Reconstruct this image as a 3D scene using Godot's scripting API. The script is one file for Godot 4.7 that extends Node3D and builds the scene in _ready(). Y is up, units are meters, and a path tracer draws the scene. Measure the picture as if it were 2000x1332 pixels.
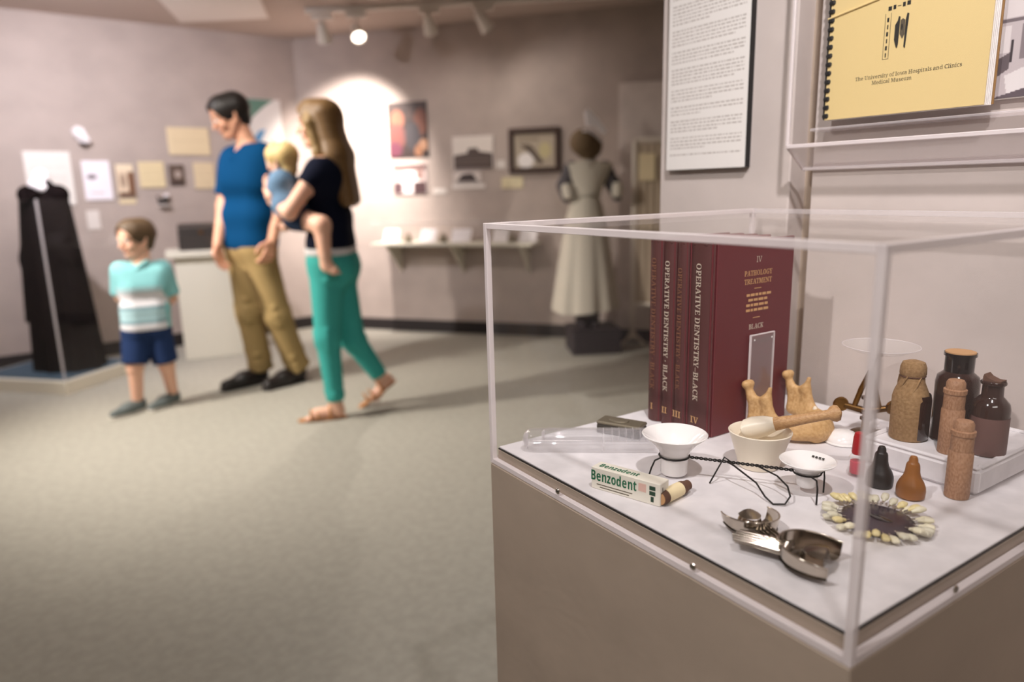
extends Node3D

# The display case frame: its near corner on the floor plan, turned so that local x runs along the case's long visible face.
const CASE_AT := Vector3(0.2438, 0.0, -0.4612)
const CASE_TURN := -0.99338
const DECK := 0.82
const TRAY_TOP := 0.848
# The far corner of the room, where the wall of pictures and the angled wall meet.
const CORNER := Vector3(-1.72, 0.0, -6.15)
const BACK_TURN := -0.3188
const LEFT_TURN := 0.6496
const CEILING := 2.37

var M := {}
var used := {}
var case_basis: Basis
var serif: SystemFont
var sans: SystemFont
var serif_bold: SystemFont


# ------------------------------------------------------------------ mesh builder
class MB:
	var v := PackedVector3Array()
	var n := PackedVector3Array()
	var uv := PackedVector2Array()
	var c := PackedColorArray()
	var ix := PackedInt32Array()
	var tint := Color.WHITE
	var tinted := false

	func vert(p: Vector3, nn: Vector3, t := Vector2.ZERO) -> int:
		v.append(p)
		n.append(nn)
		uv.append(t)
		c.append(tint)
		return v.size() - 1

	func tri(a: int, b: int, d: int) -> void:
		var f := (v[b] - v[a]).cross(v[d] - v[a])
		if f.dot(n[a] + n[b] + n[d]) > 0.0:
			ix.append_array(PackedInt32Array([a, d, b]))
		else:
			ix.append_array(PackedInt32Array([a, b, d]))

	func flat(pts: Array, t := []) -> void:
		var nn: Vector3 = ((pts[2] - pts[0]) as Vector3).cross(pts[1] - pts[0]).normalized()
		var b := v.size()
		for i in pts.size():
			vert(pts[i], nn, t[i] if i < t.size() else Vector2.ZERO)
		for i in range(1, pts.size() - 1):
			ix.append_array(PackedInt32Array([b, b + i, b + i + 1]))

	func face(pts: Array, out: Vector3, t := []) -> void:
		var nn: Vector3 = ((pts[2] - pts[0]) as Vector3).cross(pts[1] - pts[0])
		if nn.dot(out) < 0.0:
			pts = pts.duplicate()
			pts.reverse()
			t = t.duplicate()
			t.reverse()
		flat(pts, t)

	func box(at: Vector3, size: Vector3, bevel := 0.0, basis := Basis.IDENTITY) -> MB:
		var h := size * 0.5
		var bv: float = minf(bevel, minf(h.x, minf(h.y, h.z)) * 0.95)
		var P := func(x: float, y: float, z: float) -> Vector3: return at + basis * Vector3(x, y, z)
		for axis in 3:
			for s in [-1.0, 1.0]:
				var o := Vector3.ZERO
				o[axis] = s
				var pts := []
				for q in [[-1, -1], [1, -1], [1, 1], [-1, 1]]:
					var p := Vector3.ZERO
					p[axis] = s * h[axis]
					p[(axis + 1) % 3] = q[0] * (h[(axis + 1) % 3] - bv)
					p[(axis + 2) % 3] = q[1] * (h[(axis + 2) % 3] - bv)
					pts.append(P.call(p.x, p.y, p.z))
				face(pts, basis * o, [Vector2(0, 1), Vector2(1, 1), Vector2(1, 0), Vector2(0, 0)])
		if bv > 0.0:
			for axis in 3:
				var a1 := (axis + 1) % 3
				var a2 := (axis + 2) % 3
				for s1 in [-1.0, 1.0]:
					for s2 in [-1.0, 1.0]:
						var pts := []
						for q in [[-1.0, 0], [1.0, 0], [1.0, 1], [-1.0, 1]]:
							var p := Vector3.ZERO
							p[axis] = q[0] * (h[axis] - bv)
							p[a1] = s1 * (h[a1] - (bv if q[1] == 1 else 0.0))
							p[a2] = s2 * (h[a2] - (0.0 if q[1] == 1 else bv))
							pts.append(P.call(p.x, p.y, p.z))
						var o := Vector3.ZERO
						o[a1] = s1
						o[a2] = s2
						face(pts, basis * o)
			for sx in [-1.0, 1.0]:
				for sy in [-1.0, 1.0]:
					for sz in [-1.0, 1.0]:
						face([P.call(sx * h.x, sy * (h.y - bv), sz * (h.z - bv)), P.call(sx * (h.x - bv), sy * h.y, sz * (h.z - bv)), P.call(sx * (h.x - bv), sy * (h.y - bv), sz * h.z)], basis * Vector3(sx, sy, sz))
		return self

	# A profile of (radius, height) points turned round y; corners sharper than 40 degrees stay sharp.
	func lathe(profile: Array, seg := 32, t := Transform3D.IDENTITY, squash := 1.0) -> MB:
		var m := profile.size()
		var dirs := []
		for i in m - 1:
			var d: Vector2 = (profile[i + 1] - profile[i])
			dirs.append(Vector2(d.y, -d.x).normalized() if d.length() > 1e-9 else Vector2(1, 0))
		for i in m - 1:
			var n0: Vector2 = dirs[i]
			var n1: Vector2 = dirs[i]
			if i > 0 and dirs[i].dot(dirs[i - 1]) > 0.75:
				n0 = (dirs[i] + dirs[i - 1]).normalized()
			if i < m - 2 and dirs[i].dot(dirs[i + 1]) > 0.75:
				n1 = (dirs[i] + dirs[i + 1]).normalized()
			var b := v.size()
			for k in seg + 1:
				var a := TAU * k / seg
				var ca := cos(a)
				var sa := sin(a) * squash
				for e in 2:
					var p: Vector2 = profile[i + e]
					var nn: Vector2 = n0 if e == 0 else n1
					vert(t * Vector3(p.x * ca, p.y, p.x * sa), (t.basis * Vector3(nn.x * ca, nn.y, nn.x * sin(a))).normalized(), Vector2(float(k) / seg, 1.0 - float(i + e) / (m - 1)))
			for k in seg:
				var q := b + k * 2
				if profile[i].x > 1e-7:
					tri(q, q + 2, q + 1)
				if profile[i + 1].x > 1e-7:
					tri(q + 1, q + 2, q + 3)
		return self

	func tube(pts: Array, rad, sides := 10, caps := true, closed := false) -> MB:
		var m := pts.size()
		var rows := []
		var up := Vector3.UP
		for i in m:
			var d: Vector3
			if closed:
				d = pts[(i + 1) % m] - pts[(i - 1 + m) % m]
			else:
				d = pts[mini(i + 1, m - 1)] - pts[maxi(i - 1, 0)]
			d = d.normalized()
			if i == 0:
				up = Vector3.UP if absf(d.y) < 0.9 else Vector3.RIGHT
			var s := d.cross(up).normalized()
			up = s.cross(d).normalized()
			var r: float = rad[i] if rad is Array else rad
			var b := v.size()
			for k in sides + 1:
				var a := TAU * k / sides
				var nn := s * cos(a) + up * sin(a)
				vert(pts[i] + nn * r, nn, Vector2(float(k) / sides, float(i) / (m - 1)))
			rows.append(b)
		var last := m if closed else m - 1
		for i in last:
			var b0: int = rows[i]
			var b1: int = rows[(i + 1) % m]
			for k in sides:
				tri(b0 + k, b0 + k + 1, b1 + k)
				tri(b0 + k + 1, b1 + k + 1, b1 + k)
		if caps and not closed:
			for e in [0, m - 1]:
				var out: Vector3 = (pts[0] - pts[1]) if e == 0 else (pts[m - 1] - pts[m - 2])
				out = out.normalized()
				var r: float = rad[e] if rad is Array else rad
				var mid := vert(pts[e] + out * r * 0.35, out)
				var ring := []
				for k in sides:
					ring.append(vert(v[rows[e] + k], (n[rows[e] + k] + out).normalized()))
				for k in sides:
					tri(mid, ring[k], ring[(k + 1) % sides])
		return self

	func ball(at: Vector3, r: Vector3, seg := 16, rings := 10, basis := Basis.IDENTITY) -> MB:
		var b := v.size()
		for i in rings + 1:
			var th := PI * i / rings
			for k in seg + 1:
				var a := TAU * k / seg
				var d := Vector3(sin(th) * cos(a), cos(th), sin(th) * sin(a))
				vert(at + basis * (d * r), (basis * (d / r)).normalized(), Vector2(float(k) / seg, float(i) / rings))
		for i in rings:
			for k in seg:
				var q := b + i * (seg + 1) + k
				if i > 0:
					tri(q, q + 1, q + seg + 1)
				if i < rings - 1:
					tri(q + 1, q + seg + 2, q + seg + 1)
		return self

	# A flat outline in the xy plane pushed out along z.
	func slab(poly: PackedVector2Array, z0: float, z1: float, t := Transform3D.IDENTITY) -> MB:
		var idx := Geometry2D.triangulate_polygon(poly)
		for e in 2:
			var z := z0 if e == 0 else z1
			var out := t.basis * Vector3(0, 0, -1 if e == 0 else 1)
			for i in range(0, idx.size(), 3):
				var pts := []
				for j in 3:
					var p := poly[idx[i + j]]
					pts.append(t * Vector3(p.x, p.y, z))
				face(pts, out)
		var cen := Vector2.ZERO
		for p in poly:
			cen += p
		var cw := Geometry2D.is_polygon_clockwise(poly)
		for i in poly.size():
			var p := poly[i]
			var q := poly[(i + 1) % poly.size()]
			var d := q - p
			var o := Vector2(d.y, -d.x) * (-1.0 if cw else 1.0)
			face([t * Vector3(p.x, p.y, z0), t * Vector3(q.x, q.y, z0), t * Vector3(q.x, q.y, z1), t * Vector3(p.x, p.y, z1)], t.basis * Vector3(o.x, o.y, 0))
		return self

	# A sheet of rows x columns points, f(i, j) -> Vector3, smooth.
	func sheet(rows: int, cols: int, f: Callable, out_from = null) -> MB:
		var b := v.size()
		var g := []
		for i in rows:
			var line := []
			for j in cols:
				line.append(f.call(float(i) / (rows - 1), float(j) / (cols - 1)))
			g.append(line)
		for i in rows:
			for j in cols:
				var dx: Vector3 = g[i][mini(j + 1, cols - 1)] - g[i][maxi(j - 1, 0)]
				var dy: Vector3 = g[mini(i + 1, rows - 1)][j] - g[maxi(i - 1, 0)][j]
				var nn := dx.cross(dy).normalized()
				if out_from != null and nn.dot(g[i][j] - out_from) < 0.0:
					nn = -nn
				vert(g[i][j], nn, Vector2(float(j) / (cols - 1), float(i) / (rows - 1)))
		for i in rows - 1:
			for j in cols - 1:
				var q := b + i * cols + j
				tri(q, q + 1, q + cols)
				tri(q + 1, q + cols + 1, q + cols)
		return self

	func mesh() -> ArrayMesh:
		var a := []
		a.resize(Mesh.ARRAY_MAX)
		a[Mesh.ARRAY_VERTEX] = v
		a[Mesh.ARRAY_NORMAL] = n
		a[Mesh.ARRAY_TEX_UV] = uv
		if tinted:
			a[Mesh.ARRAY_COLOR] = c
		a[Mesh.ARRAY_INDEX] = ix
		var m := ArrayMesh.new()
		m.add_surface_from_arrays(Mesh.PRIMITIVE_TRIANGLES, a)
		return m


# ------------------------------------------------------------------ smooth bodies: tapered capsules joined with a smooth minimum, meshed as surface nets
# bone: [a, b, ra, rb, k, cut away?, flat ends (1 at a, 2 at b)]
func net(mb: MB, bones: Array, cell: float, planes := [], paint = null) -> MB:
	var lo := Vector3(1e9, 1e9, 1e9)
	var hi := -lo
	for q in bones:
		if q.size() > 5 and q[5]:
			continue
		var r: float = maxf(q[2], q[3])
		lo = lo.min(q[0] - Vector3.ONE * r).min(q[1] - Vector3.ONE * r)
		hi = hi.max(q[0] + Vector3.ONE * r).max(q[1] + Vector3.ONE * r)
	lo -= Vector3.ONE * cell * 3.0
	hi += Vector3.ONE * cell * 3.0
	var nx := int((hi.x - lo.x) / cell) + 2
	var ny := int((hi.y - lo.y) / cell) + 2
	var nz := int((hi.z - lo.z) / cell) + 2
	var F := PackedFloat32Array()
	F.resize(nx * ny * nz)
	F.fill(1.0)
	var sy := nx
	var sz := nx * ny
	for q in bones:
		var a: Vector3 = q[0]
		var b: Vector3 = q[1]
		var ra: float = q[2]
		var rb: float = q[3]
		var k: float = q[4] if q.size() > 4 else 0.02
		var cut: bool = q.size() > 5 and q[5]
		var ends: int = q[6] if q.size() > 6 else 0
		var ba := b - a
		var l2: float = maxf(ba.length_squared(), 1e-10)
		var dir := ba.normalized()
		var reach: float = maxf(ra, rb) + k + cell * 2.5
		var p0 := (a.min(b) - Vector3.ONE * reach - lo) / cell
		var p1 := (a.max(b) + Vector3.ONE * reach - lo) / cell
		for z in range(maxi(0, int(p0.z)), mini(nz - 1, int(p1.z)) + 1):
			for y in range(maxi(0, int(p0.y)), mini(ny - 1, int(p1.y)) + 1):
				var at := z * sz + y * sy
				for x in range(maxi(0, int(p0.x)), mini(nx - 1, int(p1.x)) + 1):
					var p := lo + Vector3(x, y, z) * cell
					var pa := p - a
					var t := clampf(pa.dot(ba) / l2, 0.0, 1.0)
					var d := (pa - ba * t).length() - (ra + (rb - ra) * t)
					if ends & 1:
						d = maxf(d, -pa.dot(dir))
					if ends & 2:
						d = maxf(d, (p - b).dot(dir))
					var o := F[at + x]
					if cut:
						F[at + x] = maxf(o, -d)
					else:
						var h := maxf(k - absf(o - d), 0.0) / k
						F[at + x] = minf(o, d) - h * h * k * 0.25
	if planes.size():
		for z in nz:
			for y in ny:
				for x in nx:
					var at := z * sz + y * sy + x
					var o := F[at]
					if o < cell * 3.0:
						var p := lo + Vector3(x, y, z) * cell
						for pl in planes:
							o = maxf(o, (p - pl[0]).dot(pl[1]))
						F[at] = o
	var ids := {}
	var corner := [0, 1, sy, sy + 1, sz, sz + 1, sz + sy, sz + sy + 1]
	var edges := [[0, 1], [2, 3], [4, 5], [6, 7], [0, 2], [1, 3], [4, 6], [5, 7], [0, 4], [1, 5], [2, 6], [3, 7]]
	var live := PackedInt32Array()
	var far := cell * 1.9
	for z in nz - 1:
		for y in ny - 1:
			for x in nx - 1:
				var at := z * sz + y * sy + x
				var f0 := F[at]
				if f0 > far or f0 < -far:
					continue
				var inside := 0
				for q in corner:
					if F[at + q] < 0.0:
						inside += 1
				if inside == 0 or inside == 8:
					continue
				var sum := Vector3.ZERO
				var cnt := 0
				for e in edges:
					var u := F[at + corner[e[0]]]
					var w := F[at + corner[e[1]]]
					if (u < 0.0) != (w < 0.0):
						var t := u / (u - w)
						var pa := Vector3(e[0] & 1, (e[0] >> 1) & 1, (e[0] >> 2) & 1)
						var pb := Vector3(e[1] & 1, (e[1] >> 1) & 1, (e[1] >> 2) & 1)
						sum += pa.lerp(pb, t)
						cnt += 1
				var g := Vector3(F[at + 1] - f0 + F[at + sy + 1] - F[at + sy] + F[at + sz + 1] - F[at + sz], F[at + sy] - f0 + F[at + sy + 1] - F[at + 1] + F[at + sz + sy] - F[at + sz], F[at + sz] - f0 + F[at + sz + 1] - F[at + 1] + F[at + sz + sy] - F[at + sy])
				var p := lo + (Vector3(x, y, z) + sum / cnt) * cell
				if paint != null:
					mb.tint = paint.call(p)
				ids[at] = mb.vert(p, g.normalized() if g.length() > 1e-9 else Vector3.UP, Vector2(p.x, p.y))
				live.append(at)
	for at in live:
		var f0 := F[at]
		for ax in 3:
			var d: int = [1, sy, sz][ax]
			var s1: int = [sy, sz, 1][ax]
			var s2: int = [sz, 1, sy][ax]
			if (f0 < 0.0) != (F[at + d] < 0.0):
				if ids.has(at - s1) and ids.has(at - s2) and ids.has(at - s1 - s2):
					mb.tri(ids[at], ids[at - s1], ids[at - s2])
					mb.tri(ids[at - s1], ids[at - s1 - s2], ids[at - s2])
	return mb


# ------------------------------------------------------------------ nodes
func numbered(called: String) -> String:
	if not used.has(called):
		used[called] = 0
		return called
	used[called] += 1
	return "%s_%03d" % [called, used[called]]


func thing(called: String, label: String, category: String, at := Vector3.ZERO, turn := 0.0, group := "") -> Node3D:
	var o := Node3D.new()
	o.name = numbered(called)
	add_child(o)
	o.position = at
	o.rotation.y = turn
	o.set_meta("label", label)
	o.set_meta("category", category)
	if group != "":
		o.set_meta("group", group)
	return o


func struct(called: String) -> Node3D:
	var o := Node3D.new()
	o.name = numbered(called)
	add_child(o)
	o.set_meta("kind", "structure")
	return o


func part(parent: Node3D, called: String, mb, material: Material, label := "") -> MeshInstance3D:
	var o := MeshInstance3D.new()
	o.name = called
	o.mesh = mb.mesh() if mb is MB else mb
	o.material_override = null
	o.mesh.surface_set_material(0, material) if o.mesh is ArrayMesh else o.set_surface_override_material(0, material)
	parent.add_child(o, true)
	o.cast_shadow = GeometryInstance3D.SHADOW_CASTING_SETTING_ON
	if label != "":
		o.set_meta("label", label)
	return o


func again(parent: Node3D, called: String, mesh: Mesh, material: Material, t: Transform3D) -> MeshInstance3D:
	var o := MeshInstance3D.new()
	o.name = called
	o.mesh = mesh
	o.set_surface_override_material(0, material)
	o.transform = t
	parent.add_child(o, true)
	return o


func K(x: float, y: float, z: float) -> Vector3:
	return CASE_AT + case_basis * Vector3(x, 0, z) + Vector3(0, y, 0)


func lettering(parent: Node3D, called: String, words: String, tall: float, t: Transform3D, material: Material, font: Font = null, stretch := 1.0) -> MeshInstance3D:
	var m := TextMesh.new()
	m.text = words
	m.font = font if font else serif
	m.font_size = 48
	m.pixel_size = tall / 34.0
	m.depth = 0.0
	m.curve_step = 2.0
	m.horizontal_alignment = HORIZONTAL_ALIGNMENT_CENTER
	m.vertical_alignment = VERTICAL_ALIGNMENT_CENTER
	m.material = material
	var o := MeshInstance3D.new()
	o.name = called
	o.mesh = m
	o.transform = t.scaled_local(Vector3(stretch, 1, 1))
	parent.add_child(o, true)
	return o


# ------------------------------------------------------------------ materials
func mat(called: String, color: Color, rough := 0.6, metal := 0.0, extra := {}) -> StandardMaterial3D:
	var m := StandardMaterial3D.new()
	m.resource_name = called
	m.albedo_color = color
	m.roughness = rough
	m.metallic = metal
	for k in extra:
		m.set(k, extra[k])
	M[called] = m
	return m


func rgb(r: int, g: int, b: int, a := 255) -> Color:
	return Color8(r, g, b, a)


func noise_tex(freq: float, seed_: int, octaves := 4, lo := Color(0.8, 0.8, 0.8), hi := Color.WHITE, size := 512, kind := FastNoiseLite.TYPE_SIMPLEX_SMOOTH) -> NoiseTexture2D:
	var f := FastNoiseLite.new()
	f.seed = seed_
	f.noise_type = kind
	f.frequency = freq
	f.fractal_octaves = octaves
	var t := NoiseTexture2D.new()
	t.width = size
	t.height = size
	t.seamless = true
	t.noise = f
	var g := Gradient.new()
	g.set_color(0, lo)
	g.set_color(1, hi)
	t.color_ramp = g
	return t


func grained(m: StandardMaterial3D, tex: Texture2D, scale: Vector3, bump: Texture2D = null, depth := 0.1, world := false) -> void:
	m.uv1_triplanar = true
	m.uv1_world_triplanar = world
	m.uv1_scale = scale
	m.albedo_texture = tex
	if bump:
		m.heightmap_enabled = true
		m.heightmap_texture = bump
		m.heightmap_scale = depth


func make_materials() -> void:
	var soft := noise_tex(0.02, 3, 5, Color(0.9, 0.9, 0.9), Color.WHITE)
	var fine := noise_tex(0.22, 5, 3, Color(0.0, 0.0, 0.0), Color.WHITE)
	var pile := noise_tex(0.16, 9, 4, Color(0.9, 0.9, 0.9), Color(1, 1, 1))
	var blotch := noise_tex(0.012, 21, 4, Color(0.92, 0.92, 0.915), Color(1, 1, 1))
	var wood := noise_tex(0.03, 31, 4, Color(0.72, 0.62, 0.52), Color.WHITE)
	grained(mat("wall_paint", rgb(188, 173, 165), 0.75), soft, Vector3.ONE * 0.35, fine, 0.06, true)
	grained(mat("partition_paint", rgb(222, 209, 203), 0.7), soft, Vector3.ONE * 0.5, fine, 0.04, true)
	grained(mat("pedestal_paint", rgb(184, 166, 149), 0.6), soft, Vector3.ONE * 0.6, fine, 0.04, true)
	mat("ceiling_paint", rgb(190, 172, 162), 0.9)
	mat("lit_patch_white", rgb(236, 226, 220), 0.8)
	grained(mat("carpet", rgb(180, 176, 165), 0.97), pile, Vector3.ONE * 3.4, fine, 0.05, true)
	M.carpet.detail_enabled = true
	M.carpet.detail_albedo = blotch
	M.carpet.detail_blend_mode = BaseMaterial3D.BLEND_MODE_MUL
	M.carpet.uv2_triplanar = true
	M.carpet.uv2_world_triplanar = true
	M.carpet.uv2_scale = Vector3.ONE * 0.6
	mat("rubber_base", rgb(34, 27, 28), 0.6)
	grained(mat("deck_white", rgb(238, 233, 235), 0.55), soft, Vector3.ONE * 2.0)
	mat("deck_core", rgb(30, 22, 20), 0.9)
	mat("plinth_white", rgb(225, 220, 205), 0.6)
	mat("platform_white", rgb(222, 214, 196), 0.6)
	mat("acrylic", Color(1, 1, 1, 0.003), 0.02, 0.0, {"metallic_specular": 0.26, "transparency": BaseMaterial3D.TRANSPARENCY_ALPHA})
	mat("acrylic_edge", Color(0.96, 0.92, 0.92, 0.7), 0.35, 0.0, {"transparency": BaseMaterial3D.TRANSPARENCY_ALPHA})
	mat("acrylic_frost", Color(0.95, 0.92, 0.93, 0.32), 0.4, 0.0, {"transparency": BaseMaterial3D.TRANSPARENCY_ALPHA})
	mat("glass", Color(1, 1, 1, 0.06), 0.03, 0.0, {"transparency": BaseMaterial3D.TRANSPARENCY_ALPHA})
	mat("tube_glass", Color(0.86, 0.85, 0.87, 0.05), 0.03, 0.0, {"transparency": BaseMaterial3D.TRANSPARENCY_ALPHA})
	mat("steel", rgb(205, 198, 190), 0.22, 1.0)
	mat("tray_metal", rgb(186, 176, 164), 0.13, 1.0)
	mat("tray_metal_shade", rgb(150, 140, 128), 0.3, 1.0)  # darker copy of the tray metal, shade of bowl and handle in its colour
	mat("brass", rgb(150, 112, 58), 0.34, 1.0)
	mat("brass_dark", rgb(112, 82, 48), 0.42, 1.0)
	mat("black_wire", rgb(32, 26, 24), 0.45, 0.4)
	var cloth := noise_tex(0.3, 77, 3, Color(0.86, 0.84, 0.84), Color.WHITE)
	grained(mat("book_cloth", rgb(112, 44, 50), 0.5), cloth, Vector3.ONE * 12.0, fine, 0.01)
	grained(mat("book_spine", rgb(92, 52, 50), 0.55), cloth, Vector3.ONE * 12.0, fine, 0.01)
	mat("page_block", rgb(214, 196, 160), 0.85)
	mat("gilt", rgb(214, 168, 118), 0.38, 0.25)
	mat("gilt_dim", rgb(136, 92, 70), 0.5, 0.1)
	mat("gilt_pale", rgb(206, 190, 172), 0.45, 0.1)
	mat("porcelain", rgb(244, 240, 238), 0.14, 0.0, {"clearcoat_enabled": true, "clearcoat": 0.4, "clearcoat_roughness": 0.05})
	mat("porcelain_cream", rgb(238, 226, 206), 0.3)
	grained(mat("pestle_wood", rgb(222, 184, 138), 0.55), wood, Vector3(14, 40, 14))
	grained(mat("vial_wood", rgb(196, 156, 126), 0.6), wood, Vector3(30, 12, 30))
	grained(mat("bone", rgb(226, 190, 140), 0.55), noise_tex(0.04, 51, 4, Color(0.8, 0.72, 0.6), Color(1, 1, 1)), Vector3.ONE * 9.0, fine, 0.02)
	mat("tooth", rgb(240, 226, 204), 0.35)
	mat("tooth_pale", rgb(232, 224, 196), 0.32)
	mat("tooth_yellow", rgb(222, 206, 152), 0.32)
	mat("tooth_grey", rgb(212, 206, 184), 0.32)
	mat("shade_disc", rgb(52, 38, 50), 0.22)
	mat("brown_glass", rgb(50, 28, 24), 0.12, 0.0, {"clearcoat_enabled": true, "clearcoat": 0.6, "clearcoat_roughness": 0.04})
	mat("black_glass", rgb(24, 17, 20), 0.1, 0.0, {"clearcoat_enabled": true, "clearcoat": 0.6, "clearcoat_roughness": 0.04})
	mat("bottle_powder", rgb(110, 78, 72), 0.6)
	grained(mat("skin_wrap", rgb(196, 160, 116), 0.7), noise_tex(0.03, 13, 5, Color(0.7, 0.64, 0.54), Color.WHITE), Vector3.ONE * 14.0, fine, 0.1)
	mat("cork", rgb(196, 150, 104), 0.8)
	mat("cork_dark", rgb(98, 66, 50), 0.8)
	mat("amber", rgb(146, 90, 34), 0.4)
	mat("black_rubber", rgb(30, 24, 24), 0.4)
	mat("red_cap", rgb(168, 20, 28), 0.3)
	mat("red_label", rgb(196, 44, 70), 0.5)
	mat("tin_grey", rgb(126, 116, 98), 0.5, 0.5)
	mat("tin_dark", rgb(52, 44, 34), 0.6)
	mat("carton", rgb(236, 230, 216), 0.55)
	mat("carton_green", rgb(20, 104, 68), 0.6)
	mat("carton_dark_green", rgb(24, 60, 40), 0.6)
	mat("carton_pink", rgb(226, 186, 172), 0.6)
	mat("paper_cream", rgb(238, 220, 178), 0.7)
	mat("paper_white", rgb(240, 234, 230), 0.75)
	mat("card_cream", rgb(226, 208, 172), 0.8)
	mat("card_white", rgb(240, 234, 236), 0.8)
	mat("card_grey", rgb(222, 214, 208), 0.8)
	mat("black_edge", rgb(22, 20, 20), 0.6)
	mat("ink", rgb(40, 38, 34), 0.8)
	mat("ink_soft", rgb(92, 82, 66), 0.8)
	mat("cover_yellow", rgb(232, 206, 146), 0.55)
	mat("cover_back", rgb(150, 112, 66), 0.6)
	mat("frame_wood", rgb(62, 40, 30), 0.4)
	mat("track_white", rgb(236, 228, 220), 0.5)
	mat("lamp_off", rgb(150, 138, 128), 0.4)
	mat("lamp_glow", rgb(255, 246, 232), 0.4, 0.0, {"emission_enabled": true, "emission": rgb(255, 240, 222), "emission_energy_multiplier": 6.0})
	mat("fill_panel_glow", rgb(255, 246, 232), 0.4, 0.0, {"emission_enabled": true, "emission": rgb(255, 240, 226), "emission_energy_multiplier": 1.6})
	# people
	mat("skin", rgb(226, 168, 138), 0.5, 0.0, {"subsurf_scatter_enabled": true, "subsurf_scatter_strength": 0.12})
	mat("skin_fair", rgb(236, 186, 160), 0.5, 0.0, {"subsurf_scatter_enabled": true, "subsurf_scatter_strength": 0.12})
	mat("lip", rgb(188, 106, 98), 0.45)
	mat("eye_white", rgb(236, 232, 226), 0.25)
	mat("eye_dark", rgb(40, 28, 22), 0.2)
	mat("hair_black", rgb(26, 20, 18), 0.5)
	mat("hair_brown", rgb(86, 66, 44), 0.55)
	mat("hair_blond", rgb(214, 184, 124), 0.5)
	var strands := noise_tex(0.05, 41, 4, Color(0.42, 0.33, 0.24), Color.WHITE)
	grained(mat("hair_long", rgb(170, 138, 92), 0.48), strands, Vector3(16, 1.2, 16))
	grained(mat("hair_lock", rgb(214, 186, 130), 0.46), strands, Vector3(16, 1.2, 16))
	var weave := noise_tex(0.35, 61, 2, Color(0.88, 0.88, 0.88), Color.WHITE)
	for q in [["polo_blue", rgb(4, 68, 114), 0.85], ["khaki", rgb(172, 146, 100), 0.85], ["navy_top", rgb(20, 24, 42), 0.85], ["teal_trousers", rgb(72, 178, 170), 0.8], ["denim_light", rgb(112, 142, 172), 0.85], ["denim_dark", rgb(46, 60, 84), 0.85], ["shorts_navy", rgb(40, 58, 98), 0.85], ["knit_white", rgb(226, 224, 224), 0.85], ["gown_black", rgb(26, 20, 20), 0.8], ["apron_white", rgb(222, 214, 200), 0.8], ["sleeve_blue", rgb(98, 94, 98), 0.85], ["screen_cloth", rgb(196, 178, 158), 0.85]]:
		grained(mat(q[0], q[1], q[2], 0.0, {"rim_enabled": true, "rim": 0.08, "rim_tint": 0.8, "metallic_specular": 0.22}), weave, Vector3.ONE * 6.0)
	M.gown_black.rim_enabled = false
	M.gown_black.metallic_specular = 0.1
	mat("polo_striped", Color.WHITE, 0.85, 0.0, {"vertex_color_use_as_albedo": true})
	mat("shoe_black", rgb(34, 28, 28), 0.4)
	mat("shoe_grey", rgb(96, 104, 104), 0.6)
	mat("sole_white", rgb(214, 208, 198), 0.6)
	mat("sandal_tan", rgb(176, 122, 74), 0.5)
	mat("wicker", rgb(112, 92, 68), 0.8)
	mat("stocking_dark", rgb(52, 44, 50), 0.8)
	mat("plinth_black", rgb(46, 38, 44), 0.6)
	mat("enamel_white", rgb(226, 216, 204), 0.35)
	mat("relic_black", rgb(48, 42, 38), 0.5)
	mat("platform_blue", rgb(58, 82, 100), 0.7)


# ------------------------------------------------------------------ prints
func picture(w: int, h: int, ground: Color, marks: Array) -> StandardMaterial3D:
	# marks: ["r", x, y, w, h, colour] rectangles, ["e", cx, cy, rx, ry, colour] ovals, ["p", [points], colour] outlines; all as shares of the print
	var im := Image.create(w, h, false, Image.FORMAT_RGB8)
	im.fill(ground)
	for q in marks:
		if q[0] == "r":
			im.fill_rect(Rect2i(int(q[1] * w), int(q[2] * h), maxi(1, int(q[3] * w)), maxi(1, int(q[4] * h))), q[5])
		elif q[0] == "e":
			for y in range(maxi(0, int((q[2] - q[4]) * h)), mini(h, int((q[2] + q[4]) * h) + 1)):
				for x in range(maxi(0, int((q[1] - q[3]) * w)), mini(w, int((q[1] + q[3]) * w) + 1)):
					var d := Vector2((float(x) / w - q[1]) / q[3], (float(y) / h - q[2]) / q[4]).length()
					if d < 1.0:
						im.set_pixel(x, y, im.get_pixel(x, y).lerp(q[5], clampf((1.0 - d) * 5.0, 0.0, 1.0)))
		else:
			var poly := PackedVector2Array(q[1])
			for y in h:
				for x in w:
					if Geometry2D.is_point_in_polygon(Vector2(float(x) / w, float(y) / h), poly):
						im.set_pixel(x, y, q[2])
	var m := StandardMaterial3D.new()
	m.resource_name = "print"
	m.albedo_texture = ImageTexture.create_from_image(im)
	m.roughness = 0.5
	m.texture_repeat = false
	return m


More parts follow.
